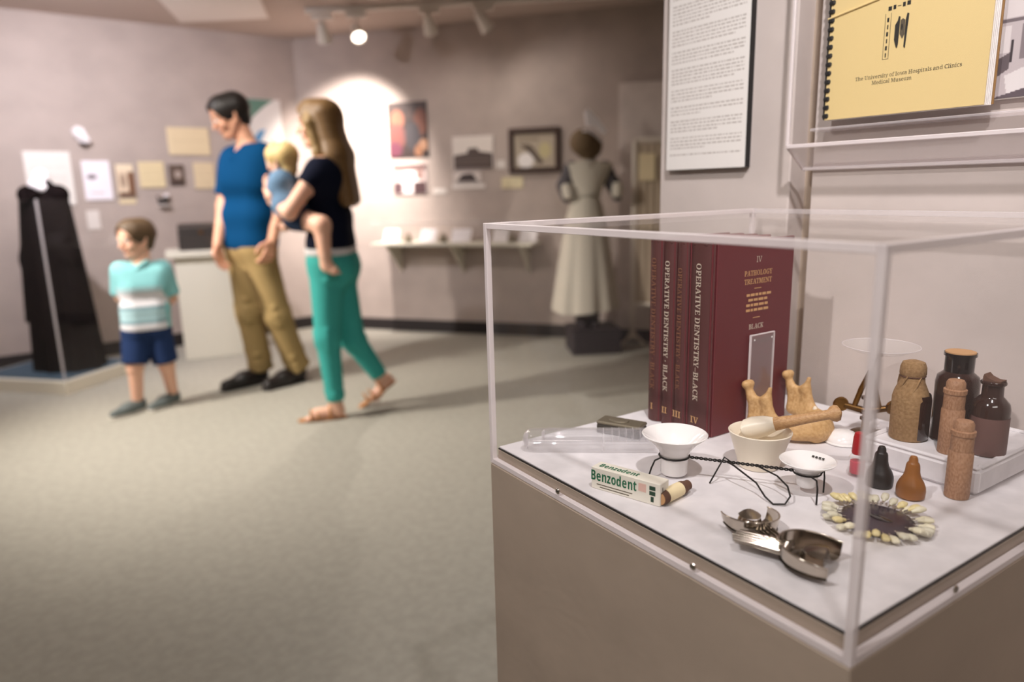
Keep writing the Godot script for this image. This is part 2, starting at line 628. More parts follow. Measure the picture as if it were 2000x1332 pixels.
func text_rows(w: int, h: int, ground: Color, ink: Color, rows: int, margin: float, seed_: int) -> StandardMaterial3D:
	# print too small to read: rows of word-long dashes, a short row at the end of each paragraph
	var rng := RandomNumberGenerator.new()
	rng.seed = seed_
	var im := Image.create(w, h, false, Image.FORMAT_RGB8)
	im.fill(ground)
	var step := float(h) * (1.0 - 2.0 * margin) / rows
	var para := 3
	for i in rows:
		para -= 1
		if para == 0:
			para = rng.randi_range(4, 7)
			continue
		var x := margin * w
		var stop := w * (1.0 - margin) * (1.0 if para > 1 else rng.randf_range(0.4, 0.9))
		var y := h * margin + i * step
		while x < stop:
			var l := rng.randf_range(0.012, 0.06) * w
			for px in range(int(x), int(minf(x + l, stop))):
				for py in range(int(y + step * 0.3), int(y + step * 0.72)):
					im.set_pixel(px, py, ground.lerp(ink, rng.randf_range(0.35, 1.0)))
			x += l + 0.012 * w
	var m := StandardMaterial3D.new()
	m.resource_name = "print"
	m.albedo_texture = ImageTexture.create_from_image(im)
	m.roughness = 0.6
	m.texture_repeat = false
	return m


func sheet_quad(w: float, h: float, z: float, at := Vector2.ZERO) -> MB:
	var mb := MB.new()
	mb.face([Vector3(at.x - w / 2, at.y - h / 2, z), Vector3(at.x + w / 2, at.y - h / 2, z), Vector3(at.x + w / 2, at.y + h / 2, z), Vector3(at.x - w / 2, at.y + h / 2, z)], Vector3(0, 0, 1), [Vector2(0, 1), Vector2(1, 1), Vector2(1, 0), Vector2(0, 0)])
	return mb


func back_at(s: float, y: float, off := 0.0) -> Vector3:
	return CORNER + Vector3(0.9496, 0, 0.3134) * s + Vector3(-0.3134, 0, 0.9496) * off + Vector3(0, y, 0)


func left_at(s: float, y: float, off := 0.0) -> Vector3:
	return CORNER + Vector3(-0.7964, 0, 0.6048) * s + Vector3(0.6048, 0, 0.7964) * off + Vector3(0, y, 0)


func board(called: String, label: String, category: String, on_left: bool, s0: float, s1: float, y0: float, y1: float, edge: Material, print_: Material, thick := 0.012, group := "") -> Node3D:
	var s := (s0 + s1) / 2
	var y := (y0 + y1) / 2
	var w := absf(s1 - s0)
	var t := thing(called, label, category, left_at(s, y, 0.001) if on_left else back_at(s, y, 0.001), LEFT_TURN if on_left else BACK_TURN, group)
	part(t, "backing_board", MB.new().box(Vector3(0, 0, thick / 2), Vector3(w, y1 - y0, thick), 0.001), edge)
	if print_:
		part(t, "printed_face", sheet_quad(w - 0.004, y1 - y0 - 0.004, thick + 0.0006), print_)
	return t


# ------------------------------------------------------------------ lamps
func track_head(at: Vector3, aim: Vector3, energy: float, angle: float, label: String, lit := true, color := Color(1.0, 0.93, 0.85), blend := 0.6, size := 0.03) -> void:
	var t := thing("track_spotlight", label, "spotlight", at, 0.0, "track spotlights under the ceiling")
	var d := (aim - at).normalized()
	var side := d.cross(Vector3.UP)
	side = side.normalized() if side.length() > 0.05 else Vector3.RIGHT
	var b := Basis(side, -d, side.cross(-d))
	var top := CEILING - 0.035 - at.y
	part(t, "adapter", MB.new().box(Vector3(0, top - 0.018, 0), Vector3(0.14, 0.034, 0.036), 0.004), M.track_white)
	part(t, "stem", MB.new().tube([Vector3(0, top - 0.03, 0), Vector3(0, 0.02, 0)], 0.011, 8), M.track_white)
	part(t, "lamp_housing", MB.new().lathe([Vector2(0.0, 0.075), Vector2(0.02, 0.073), Vector2(0.032, 0.055), Vector2(0.036, 0.02), Vector2(0.05, -0.05), Vector2(0.05, -0.062), Vector2(0.045, -0.062), Vector2(0.032, 0.0)], 20, Transform3D(b, Vector3.ZERO)), M.track_white)
	part(t, "lamp_lens", MB.new().lathe([Vector2(0.0, -0.05), Vector2(0.044, -0.052), Vector2(0.044, -0.045), Vector2(0.0, -0.045)], 20, Transform3D(b, Vector3.ZERO)), M.lamp_glow if lit else M.lamp_off)
	if lit:
		var l := SpotLight3D.new()
		l.name = "spotlight_beam"
		t.add_child(l, true)
		l.position = d * 0.066
		l.basis = Basis.looking_at(d, Vector3.UP if absf(d.y) < 0.98 else Vector3.RIGHT)
		l.light_energy = energy
		l.light_color = color
		l.spot_angle = angle
		l.spot_angle_attenuation = blend
		l.spot_range = 12.0
		l.spot_attenuation = 2.0
		l.light_size = size
		l.shadow_enabled = true


func fill_panel(at: Vector3, size: Vector2, energy: float, label: String, color := Color(1.0, 0.97, 0.935)) -> void:  # an unseen soft light panel, added to fill the room
	var t := thing("added_fill_light", label, "fill light", at, 0.0, "added fill panels overhead")
	part(t, "light_frame", MB.new().box(Vector3(0, -0.008, -size.y / 2 - 0.015), Vector3(size.x + 0.06, 0.016, 0.03), 0.003).box(Vector3(0, -0.008, size.y / 2 + 0.015), Vector3(size.x + 0.06, 0.016, 0.03), 0.003).box(Vector3(-size.x / 2 - 0.015, -0.008, 0), Vector3(0.03, 0.016, size.y), 0.003).box(Vector3(size.x / 2 + 0.015, -0.008, 0), Vector3(0.03, 0.016, size.y), 0.003), M.track_white)
	part(t, "light_diffuser", MB.new().box(Vector3(0, -0.004, 0), Vector3(size.x, 0.006, size.y)), M.fill_panel_glow)
	var l := AreaLight3D.new()
	l.name = "panel_light"
	t.add_child(l, true)
	l.position = Vector3(0, -0.012, 0)
	l.rotation.x = -PI / 2
	l.area_size = size
	l.light_energy = energy
	l.light_color = color
	l.area_range = 14.0
	l.area_attenuation = 2.0
	l.shadow_enabled = true


# ------------------------------------------------------------------ the scene
func _ready() -> void:
	case_basis = Basis(Vector3.UP, CASE_TURN)
	# camera, air and exposure
	var lens := CameraAttributesPhysical.new()
	lens.frustum_focal_length = 25.045
	lens.frustum_focus_distance = 0.82
	lens.frustum_near = 0.05
	lens.frustum_far = 60.0
	lens.exposure_aperture = 2.7
	var cam := Camera3D.new()
	cam.name = "camera"
	add_child(cam)
	cam.attributes = lens
	cam.position = Vector3(0, 1.15, 0)
	cam.basis = Basis(Vector3.RIGHT, -0.21148) * Basis(Vector3(0, 0, 1), -0.02383)
	cam.current = true
	var env := Environment.new()
	env.background_mode = Environment.BG_COLOR
	env.background_color = Color.BLACK
	env.tonemap_mode = Environment.TONE_MAPPER_LINEAR
	env.tonemap_exposure = 1.0
	env.sdfgi_enabled = true
	env.ssao_enabled = true
	env.ssil_enabled = true
	var world := WorldEnvironment.new()
	world.name = "surroundings"
	world.environment = env
	add_child(world)
	serif = SystemFont.new()
	serif.font_names = PackedStringArray(["Droid Serif"])
	sans = SystemFont.new()
	sans.font_names = PackedStringArray(["Droid Sans"])
	sans.font_weight = 700
	serif_bold = SystemFont.new()
	serif_bold.font_names = PackedStringArray(["Droid Serif"])
	serif_bold.font_weight = 700
	make_materials()
	lamps()
	room()
	partition()
	case()
	deck_things()
	wall_pictures()
	exhibits()
	people()


func lamps() -> void:
	# unseen fill panels added overhead for soft ambient light
	fill_panel(Vector3(-1.7, CEILING, -3.2), Vector2(1.2, 0.6), 2.8, "added fill light panel over the open carpet")
	fill_panel(Vector3(0.2, CEILING, 1.3), Vector2(1.2, 0.6), 1.35, "added fill light panel behind the photographer", Color(1.0, 0.98, 0.96))
	# spots on the tracks
	track_head(Vector3(-1.24, 2.22, -5.2), back_at(0.5, 1.34), 9.0, 42.0, "lit white track spotlight above the blond visitor, aimed at the wall", true, Color(1.0, 0.955, 0.92), 1.0)
	track_head(Vector3(-1.0, 2.21, -5.16), Vector3(-0.1, 0.0, -3.2), 2.0, 34.0, "glaring white track spotlight, second along the ceiling track", true, Color(1.0, 0.965, 0.92), 1.0)
	track_head(Vector3(-0.5, 2.23, -5.09), back_at(1.5, 1.2), 0.2, 64.0, "track spotlight turned to the wall, third along the ceiling track", true, Color(1.0, 0.955, 0.92), 1.0)
	track_head(Vector3(-0.14, 2.23, -5.04), back_at(2.4, 1.2), 0.22, 64.0, "track spotlight turned to the wall, last along the ceiling track", true, Color(1.0, 0.955, 0.92), 1.0)
	track_head(Vector3(-2.45, 2.24, -3.5), left_at(1.3, 1.2), 4.1, 64.0, "track spotlight lighting the gown and its wall", true, Color(0.985, 0.965, 1.0), 1.0)
	track_head(Vector3(-3.3, 2.24, -2.6), Vector3(-1.3, 0.4, -3.5), 11.5, 37.0, "track spotlight lighting the walking family", true, Color(1.0, 0.965, 0.92), 1.0)
	track_head(Vector3(-0.75, 2.24, 0.0), K(-0.35, 0.85, -0.15), 1.45, 32.0, "track spotlight lighting the acrylic case", true, Color(1.0, 0.98, 0.97), 1.0)
	track_head(Vector3(0.2, 2.24, -0.1), K(-0.68, 1.28, -0.5), 1.75, 44.0, "track spotlight lighting the wall panels", true, Color(1.0, 0.98, 0.98), 1.0)


func room() -> void:
	var f := struct("floor")
	part(f, "carpet", MB.new().box(Vector3(-0.8, -0.05, -1.7), Vector3(8.4, 0.1, 9.4)), M.carpet)
	var c := struct("ceiling")
	part(c, "ceiling_slab", MB.new().box(Vector3(-0.8, CEILING + 0.05, -1.7), Vector3(8.4, 0.1, 9.4)), M.ceiling_paint)
	part(c, "lit_ceiling_patch", MB.new().slab(PackedVector2Array([Vector2(-2.31, 5.45), Vector2(-1.66, 5.39), Vector2(-1.4, 4.2), Vector2(-2.0, 4.1)]), -0.012, 0.001, Transform3D(Basis(Vector3.RIGHT, Vector3(0, 0, -1), Vector3.UP), Vector3(0, CEILING, 0))), M.lit_patch_white)  # pale slab added, its white standing in for light on the ceiling
	var wb := struct("wall_back")
	wb.position = CORNER
	wb.rotation.y = BACK_TURN
	part(wb, "wall_face", MB.new().box(Vector3(2.55, CEILING / 2, -0.06), Vector3(5.3, CEILING, 0.12)), M.wall_paint)
	var bb := struct("baseboard_back")
	bb.position = CORNER
	bb.rotation.y = BACK_TURN
	part(bb, "rubber_strip", MB.new().box(Vector3(2.55, 0.05, 0.004), Vector3(5.1, 0.1, 0.008), 0.002), M.rubber_base)
	var wl := struct("wall_left")
	wl.position = CORNER
	wl.rotation.y = LEFT_TURN
	part(wl, "wall_face", MB.new().box(Vector3(-1.85, CEILING / 2, -0.06), Vector3(3.9, CEILING, 0.12)), M.wall_paint)
	var bl := struct("baseboard_left")
	bl.position = CORNER
	bl.rotation.y = LEFT_TURN
	part(bl, "rubber_strip", MB.new().box(Vector3(-1.85, 0.05, 0.004), Vector3(3.7, 0.1, 0.008), 0.002), M.rubber_base)
	var ws := struct("wall_far_left")
	part(ws, "wall_face", MB.new().box(Vector3(-4.66, CEILING / 2, -0.7), Vector3(0.12, CEILING, 7.0)), M.wall_paint)
	var wr := struct("wall_rear")
	part(wr, "wall_face", MB.new().box(Vector3(-0.8, CEILING / 2, 2.76), Vector3(7.8, CEILING, 0.12)), M.wall_paint)
	var we := struct("wall_far_right")
	part(we, "wall_face", MB.new().box(Vector3(3.06, CEILING / 2, -1.0), Vector3(0.12, CEILING, 7.6)), M.wall_paint)
	# the ceiling track that carries the visible spots
	var tr := thing("lighting_track", "long white lighting track along the ceiling above the pictures", "track", Vector3(-0.1, CEILING - 0.018, -5.04), 0.0)
	tr.rotation.y = atan2(-0.15, 1.36) * -1.0 - 0.22
	part(tr, "rail", MB.new().box(Vector3(0.05, 0, 0), Vector3(2.6, 0.034, 0.036), 0.004), M.track_white)


# ------------------------------------------------------------------ the near partition with its panels
func partition() -> void:
	var w := struct("wall_right")
	w.position = CASE_AT
	w.rotation.y = CASE_TURN
	part(w, "end_panel", MB.new().box(Vector3(-0.598, CEILING / 2, -0.58), Vector3(0.28, CEILING, 0.1), 0.002), M.partition_paint)
	part(w, "recess", MB.new().box(Vector3(-0.44, CEILING / 2, -0.6), Vector3(0.04, CEILING, 0.06)), M.pedestal_paint)  # set back, its darker paint adds to the shade between the panels
	part(w, "long_panel", MB.new().box(Vector3(0.79, CEILING / 2, -0.58), Vector3(2.42, CEILING, 0.1), 0.002), M.partition_paint)
	# the text panel
	var t := thing("text_sign", "white text panel with black edges on the near wall", "sign", K(-0.622, 1.4, -0.5295), CASE_TURN)
	part(t, "foam_board", MB.new().box(Vector3(0, 0, 0.006), Vector3(0.176, 0.45, 0.012)), M.black_edge)
	part(t, "printed_face", sheet_quad(0.1755, 0.4495, 0.0124), text_rows(352, 900, rgb(243, 238, 234), rgb(172, 162, 156), 70, 0.05, 4))
	# the wall case: clear sheets with a sloping floor, a mounted photograph behind the booklet
	var wc := thing("wall_case", "shallow clear acrylic wall case with a sloping floor round the yellow booklet", "display case", K(0, 0, -0.53), CASE_TURN)
	var x0 := -0.432
	var x1 := 0.36
	var top := 1.78
	var dep := 0.045
	part(wc, "front_pane", MB.new().box(Vector3((x0 + x1) / 2, (1.2 + top) / 2, dep), Vector3(x1 - x0, top - 1.2, 0.004)), M.acrylic)
	part(wc, "side_pane", MB.new().slab(PackedVector2Array([Vector2(0.002, 1.168), Vector2(dep, 1.2), Vector2(dep, top), Vector2(0.002, top)]), -0.002, 0.002, Transform3D(Basis(Vector3(0, 0, 1), Vector3.UP, Vector3(-1, 0, 0)), Vector3(x0, 0, 0))), M.acrylic)
	part(wc, "floor_pane", MB.new().box(Vector3((x0 + x1) / 2, 1.183, 0.023), Vector3(x1 - x0, 0.004, 0.054), 0.0, Basis(Vector3.RIGHT, -0.64)), M.acrylic_frost)
	part(wc, "edge", MB.new().box(Vector3((x0 + x1) / 2, 1.2, dep), Vector3(x1 - x0, 0.006, 0.006), 0.001), M.acrylic_edge)
	part(wc, "edge", MB.new().box(Vector3((x0 + x1) / 2, 1.168, 0.004), Vector3(x1 - x0, 0.005, 0.006), 0.001), M.acrylic_edge)
	part(wc, "edge", MB.new().box(Vector3(x0, (1.2 + top) / 2, dep), Vector3(0.005, top - 1.2, 0.005), 0.001), M.acrylic_edge)
	part(wc, "edge", MB.new().tube([Vector3(x0, 1.168, 0.003), Vector3(x0, 1.2, dep)], 0.0028, 6), M.acrylic_edge)
	part(wc, "ledge", MB.new().box(Vector3((x0 + x1) / 2 + 0.01, 1.222, 0.02), Vector3(x1 - x0 - 0.04, 0.004, 0.036), 0.001), M.acrylic_frost)
	var ph := thing("photograph", "black-and-white ward photograph behind the yellow booklet", "photograph", K(-0.08, 1.37, -0.5285), CASE_TURN)
	part(ph, "backing_board", MB.new().box(Vector3(0, 0, 0.0035), Vector3(0.42, 0.26, 0.007)), M.card_grey)
	part(ph, "printed_face", sheet_quad(0.418, 0.258, 0.0076), picture(336, 208, rgb(200, 188, 190), [
		["r", 0.0, 0.0, 1.0, 0.54, rgb(158, 146, 148)], ["r", 0.0, 0.56, 1.0, 0.1, rgb(226, 216, 216)], ["r", 0.0, 0.66, 1.0, 0.015, rgb(120, 108, 112)],
		["r", 0.1, 0.69, 0.1, 0.16, rgb(222, 212, 212)], ["r", 0.255, 0.69, 0.045, 0.12, rgb(228, 218, 218)], ["r", 0.325, 0.69, 0.03, 0.15, rgb(140, 128, 132)], ["r", 0.4, 0.69, 0.12, 0.14, rgb(224, 214, 214)], ["r", 0.56, 0.69, 0.05, 0.18, rgb(146, 134, 138)],
		["p", [Vector2(0.2, 0.88), Vector2(0.3, 0.8), Vector2(0.3, 0.87), Vector2(0.225, 0.95)], rgb(104, 92, 96)], ["p", [Vector2(0.29, 0.9), Vector2(0.4, 0.83), Vector2(0.42, 0.93), Vector2(0.3, 0.98)], rgb(232, 224, 224)],
		["p", [Vector2(0.25, 1.0), Vector2(0.4, 0.94), Vector2(0.6, 0.9), Vector2(0.6, 1.0)], rgb(98, 86, 92)], ["r", 0.303, 0.75, 0.006, 0.1, rgb(62, 54, 58)]]))
	# the booklet: cover, leaves, brown back, comb binding
	var bk := thing("spiral_booklet", "yellow comb-bound booklet with a dark emblem inside the wall case", "booklet", K(-0.279, 1.2315, -0.5045), CASE_TURN)
	var bw := 0.208
	part(bk, "back_cover", MB.new().box(Vector3(0.004, 0.155, -0.007), Vector3(bw, 0.304, 0.0016)), M.cover_back)
	for i in 4:
		part(bk, "page", MB.new().box(Vector3(0.0022 - 0.0008 * i, 0.1535, -0.0045 + 0.0022 * i), Vector3(bw, 0.303, 0.0014)), M.paper_white)
	var cv := part(bk, "front_cover", MB.new().box(Vector3(-0.001, 0.155, 0.005), Vector3(bw, 0.305, 0.0012)), M.cover_yellow)
	for i in 26:
		part(bk, "binding_ring", MB.new().box(Vector3(-bw / 2 + 0.0005, 0.008 + i * 0.0115, 0.0035), Vector3(0.009, 0.0062, 0.0095), 0.0015), M.black_edge)
	part(bk, "binding_spine", MB.new().box(Vector3(-bw / 2 - 0.0035, 0.153, -0.001), Vector3(0.004, 0.3, 0.011), 0.0015), M.black_edge)
	var zf := 0.0058
	part(cv, "cover_fold", MB.new().box(Vector3(-0.072, 0.143, zf + 0.0004), Vector3(0.075, 0.0026, 0.0026), 0.0006, Basis(Vector3(0, 0, 1), 0.16)), M.cover_yellow)
	lettering(cv, "title_line", "The University of Iowa Hospitals and Clinics", 0.0046, Transform3D(Basis.IDENTITY, Vector3(0.006, 0.052, zf)), M.ink)
	lettering(cv, "title_line", "Medical Museum", 0.0046, Transform3D(Basis.IDENTITY, Vector3(-0.012, 0.0445, zf)), M.ink)
	# emblem: a tall ruled strip of marks with a dark drum beside it
	for q in [[-0.0262, 0.1, 0.0005, 0.056], [-0.0188, 0.1, 0.0005, 0.056], [-0.0225, 0.0722, 0.0074, 0.0005]]:
		part(cv, "emblem_rule", MB.new().box(Vector3(q[0], q[1], zf), Vector3(q[2], q[3], 0.0003)), M.ink_soft)
	for i in 6:
		part(cv, "emblem_mark", MB.new().box(Vector3(-0.0225, 0.077 + i * 0.0086, zf), Vector3(0.0024 if i % 2 else 0.0014, 0.0052, 0.0003)), M.ink)
	for i in 5:
		part(cv, "emblem_mark", MB.new().box(Vector3(-0.021 + i * 0.006, 0.1335 + 0.0006 * i, zf), Vector3(0.0034 if i % 2 else 0.0044, 0.0006 if i == 2 else 0.005, 0.0003)), M.ink)
	part(cv, "emblem_drum", MB.new().slab(PackedVector2Array([Vector2(-0.0125, 0.094), Vector2(-0.0095, 0.085), Vector2(-0.008, 0.0835), Vector2(-0.007, 0.088), Vector2(-0.0065, 0.121), Vector2(-0.0085, 0.122), Vector2(-0.0095, 0.117), Vector2(-0.0125, 0.112)]), zf, zf + 0.0004), M.ink)
	part(cv, "emblem_drum", MB.new().slab(PackedVector2Array([Vector2(0.0005, 0.084), Vector2(0.0025, 0.082), Vector2(0.0045, 0.123), Vector2(0.0022, 0.124), Vector2(0.0008, 0.117)]), zf, zf + 0.0004), M.ink)
	part(cv, "emblem_drum", MB.new().slab(PackedVector2Array([Vector2(-0.0058, 0.1), Vector2(-0.002, 0.094), Vector2(0.0002, 0.099), Vector2(0.0002, 0.116), Vector2(-0.003, 0.1185), Vector2(-0.0058, 0.1165)]), zf, zf + 0.0004), M.ink_soft)
	part(cv, "emblem_drum", MB.new().slab(PackedVector2Array([Vector2(-0.0045, 0.106), Vector2(-0.003, 0.104), Vector2(-0.002, 0.108), Vector2(-0.003, 0.112), Vector2(-0.0045, 0.111)]), zf + 0.0004, zf + 0.0007), M.ink)


# ------------------------------------------------------------------ the case: pedestal, deck, acrylic cover
func case() -> void:
	var L := 0.506
	var H := 0.309
	var p := thing("pedestal", "taupe painted pedestal carrying the clear acrylic case", "pedestal", CASE_AT, CASE_TURN)
	part(p, "pedestal_body", MB.new().box(Vector3(-L / 2, 0.3985, -L / 2), Vector3(L, 0.797, L), 0.0015), M.pedestal_paint)
	part(p, "raised_top", MB.new().box(Vector3(-L / 2, 0.8065, -L / 2), Vector3(L - 0.0155, 0.019, L - 0.0155), 0.0005), M.pedestal_paint)
	var d := thing("display_deck", "white display board inside the acrylic case", "display board", CASE_AT, CASE_TURN)
	part(d, "dark_gap", MB.new().box(Vector3(-L / 2, 0.8168, -L / 2), Vector3(L - 0.016, 0.0014, L - 0.016)), M.deck_core)
	part(d, "white_board", MB.new().box(Vector3(-L / 2, 0.8188, -L / 2), Vector3(L - 0.0182, 0.0024, L - 0.0182), 0.0006), M.deck_white)
	var a := thing("acrylic_cover", "clear acrylic five-sided cover over the dental instruments", "display case", CASE_AT + Vector3(0, 0.7975, 0), CASE_TURN)
	var k := 0.007
	H += 0.0025
	for q in [["front_pane", Vector3(-L / 2, H / 2, -k / 2), Vector3(L - 2 * k, H - 2 * k, k * 0.9)], ["back_pane", Vector3(-L / 2, H / 2, -L + k / 2), Vector3(L - 2 * k, H - 2 * k, k * 0.9)], ["side_pane", Vector3(-k / 2, H / 2, -L / 2), Vector3(k * 0.9, H - 2 * k, L - 2 * k)], ["side_pane", Vector3(-L + k / 2, H / 2, -L / 2), Vector3(k * 0.9, H - 2 * k, L - 2 * k)], ["top_pane", Vector3(-L / 2, H - k / 2, -L / 2), Vector3(L - 2 * k, k * 0.9, L - 2 * k)]]:
		part(a, q[0], MB.new().box(q[1], q[2]), M.acrylic)
	for x in [-k / 2, -L + k / 2]:
		for z in [-k / 2, -L + k / 2]:
			part(a, "corner_edge", MB.new().box(Vector3(x, H / 2, z), Vector3(k, H, k), 0.0006), M.acrylic_edge)
	for y in [k / 2, H - k / 2]:
		for z in [-k / 2, -L + k / 2]:
			part(a, "rim_edge", MB.new().box(Vector3(-L / 2, y, z), Vector3(L - 2 * k, k, k), 0.0006), M.acrylic_edge if z > -0.1 else M.acrylic_frost)
		for x in [-k / 2, -L + k / 2]:
			part(a, "rim_edge", MB.new().box(Vector3(x, y, -L / 2), Vector3(k, k, L - 2 * k), 0.0006), M.acrylic_edge)
	for q in [Vector3(-0.357, 0.0125, 0.0004), Vector3(-0.153, 0.0125, 0.0004), Vector3(0.0004, 0.0125, -0.15), Vector3(0.0004, 0.0125, -0.36)]:
		var turn := Basis(Vector3.RIGHT, PI / 2) if q.z > 0.0 else Basis(Vector3(0, 0, 1), -PI / 2)
		var s := part(a, "screw", MB.new().lathe([Vector2(0.0036, 0.0), Vector2(0.0036, 0.0008), Vector2(0.0028, 0.0017), Vector2(0.0, 0.0019)], 14, Transform3D(turn, q)), M.steel)
		part(s, "screw_slot", MB.new().box(q + turn * Vector3(0, 0.0019, 0), Vector3(0.004, 0.0005, 0.0006), 0.0, turn), M.black_edge)


func deck_thing(called: String, label: String, category: String, x: float, z: float, turn := 0.0, group := "", y := DECK) -> Node3D:
	return thing(called, label, category, K(x, y + 0.0002, z), CASE_TURN + turn, group)


func book(x: float, wide: float, label: String, roman: String, words: String, letters: Material) -> void:
	var t := deck_thing("book", label, "book", x, -0.24, 0.0, "set of four maroon books")
	var h := 0.258
	var d := 0.166
	var board_ := 0.0035
	part(t, "page_block", MB.new().box(Vector3(0, h / 2, -d / 2 - 0.002), Vector3(wide - 2 * board_, h - 0.008, d - 0.012)), M.page_block)
	for s in [-1.0, 1.0]:
		var cover := part(t, "cover_board", MB.new().box(Vector3(s * (wide / 2 - board_ / 2), h / 2, -d / 2 - 0.004), Vector3(board_, h, d - 0.012), 0.0012), M.book_cloth)
		part(cover, "hinge", MB.new().box(Vector3(s * (wide / 2 - board_ * 0.9), h / 2, -0.0068), Vector3(board_ * 0.6, h - 0.001, 0.008), 0.0006), M.book_cloth)
		if s > 0.0 and roman == "IV":
			var turn := Basis(Vector3(0, 0, -1), Vector3.UP, Vector3(1, 0, 0))
			var px := wide / 2 + 0.0003
			lettering(cover, "cover_title", "IV", 0.0075, Transform3D(turn, Vector3(px, 0.231, -0.09)), M.gilt_pale)
			lettering(cover, "cover_title", "PATHOLOGY", 0.0068, Transform3D(turn, Vector3(px, 0.2135, -0.09)), M.gilt, serif_bold, 0.9)
			lettering(cover, "cover_title", "TREATMENT", 0.0068, Transform3D(turn, Vector3(px, 0.2025, -0.09)), M.gilt, serif_bold, 0.9)
			lettering(cover, "cover_title", "BLACK", 0.0068, Transform3D(turn, Vector3(px, 0.1415, -0.09)), M.gilt_pale, serif_bold, 0.9)
			for y in [0.193, 0.1535]:
				part(cover, "cover_rule", MB.new().box(Vector3(px, y, -0.09), Vector3(0.0003, 0.0009, 0.014)), M.gilt)
			var rng := RandomNumberGenerator.new()
			rng.seed = 8
			for i in 4:
				var zz := -0.09 + 0.022 - (0.004 if i == 1 else 0.0)
				var stop := -0.09 - 0.022 + (0.005 if i == 1 else 0.0)
				while zz > stop:
					var l := rng.randf_range(0.004, 0.01)
					part(cover, "cover_small_print", MB.new().box(Vector3(px, 0.1845 - i * 0.0068, zz - l / 2), Vector3(0.0003, 0.0034, l)), M.gilt)
					zz -= l + 0.0018
	# rounded spine
	var sp := part(t, "spine", MB.new().sheet(3, 13, func(i, j): return Vector3((j - 0.5) * wide * 0.98, i * h, -0.006 + 0.0065 * (1.0 - pow(absf(2.0 * j - 1.0), 2.2))), Vector3(0, h / 2, -0.05)), M.book_spine)
	var down := Basis(Vector3(0, -1, 0), Vector3(1, 0, 0), Vector3(0, 0, 1))
	lettering(sp, "spine_title", words, minf(0.0082, wide * 0.34), Transform3D(down, Vector3(0, 0.14, 0.0010)), letters, serif_bold, 0.98)
	lettering(sp, "volume_number", roman, 0.009, Transform3D(Basis.IDENTITY, Vector3(0, 0.022, 0.0010)), M.gilt, serif_bold)
	for y in [0.002, 0.2545]:
		part(sp, "spine_band", MB.new().box(Vector3(0, y, -0.0015), Vector3(wide * 0.55, 0.003, 0.003), 0.0008), M.book_spine)


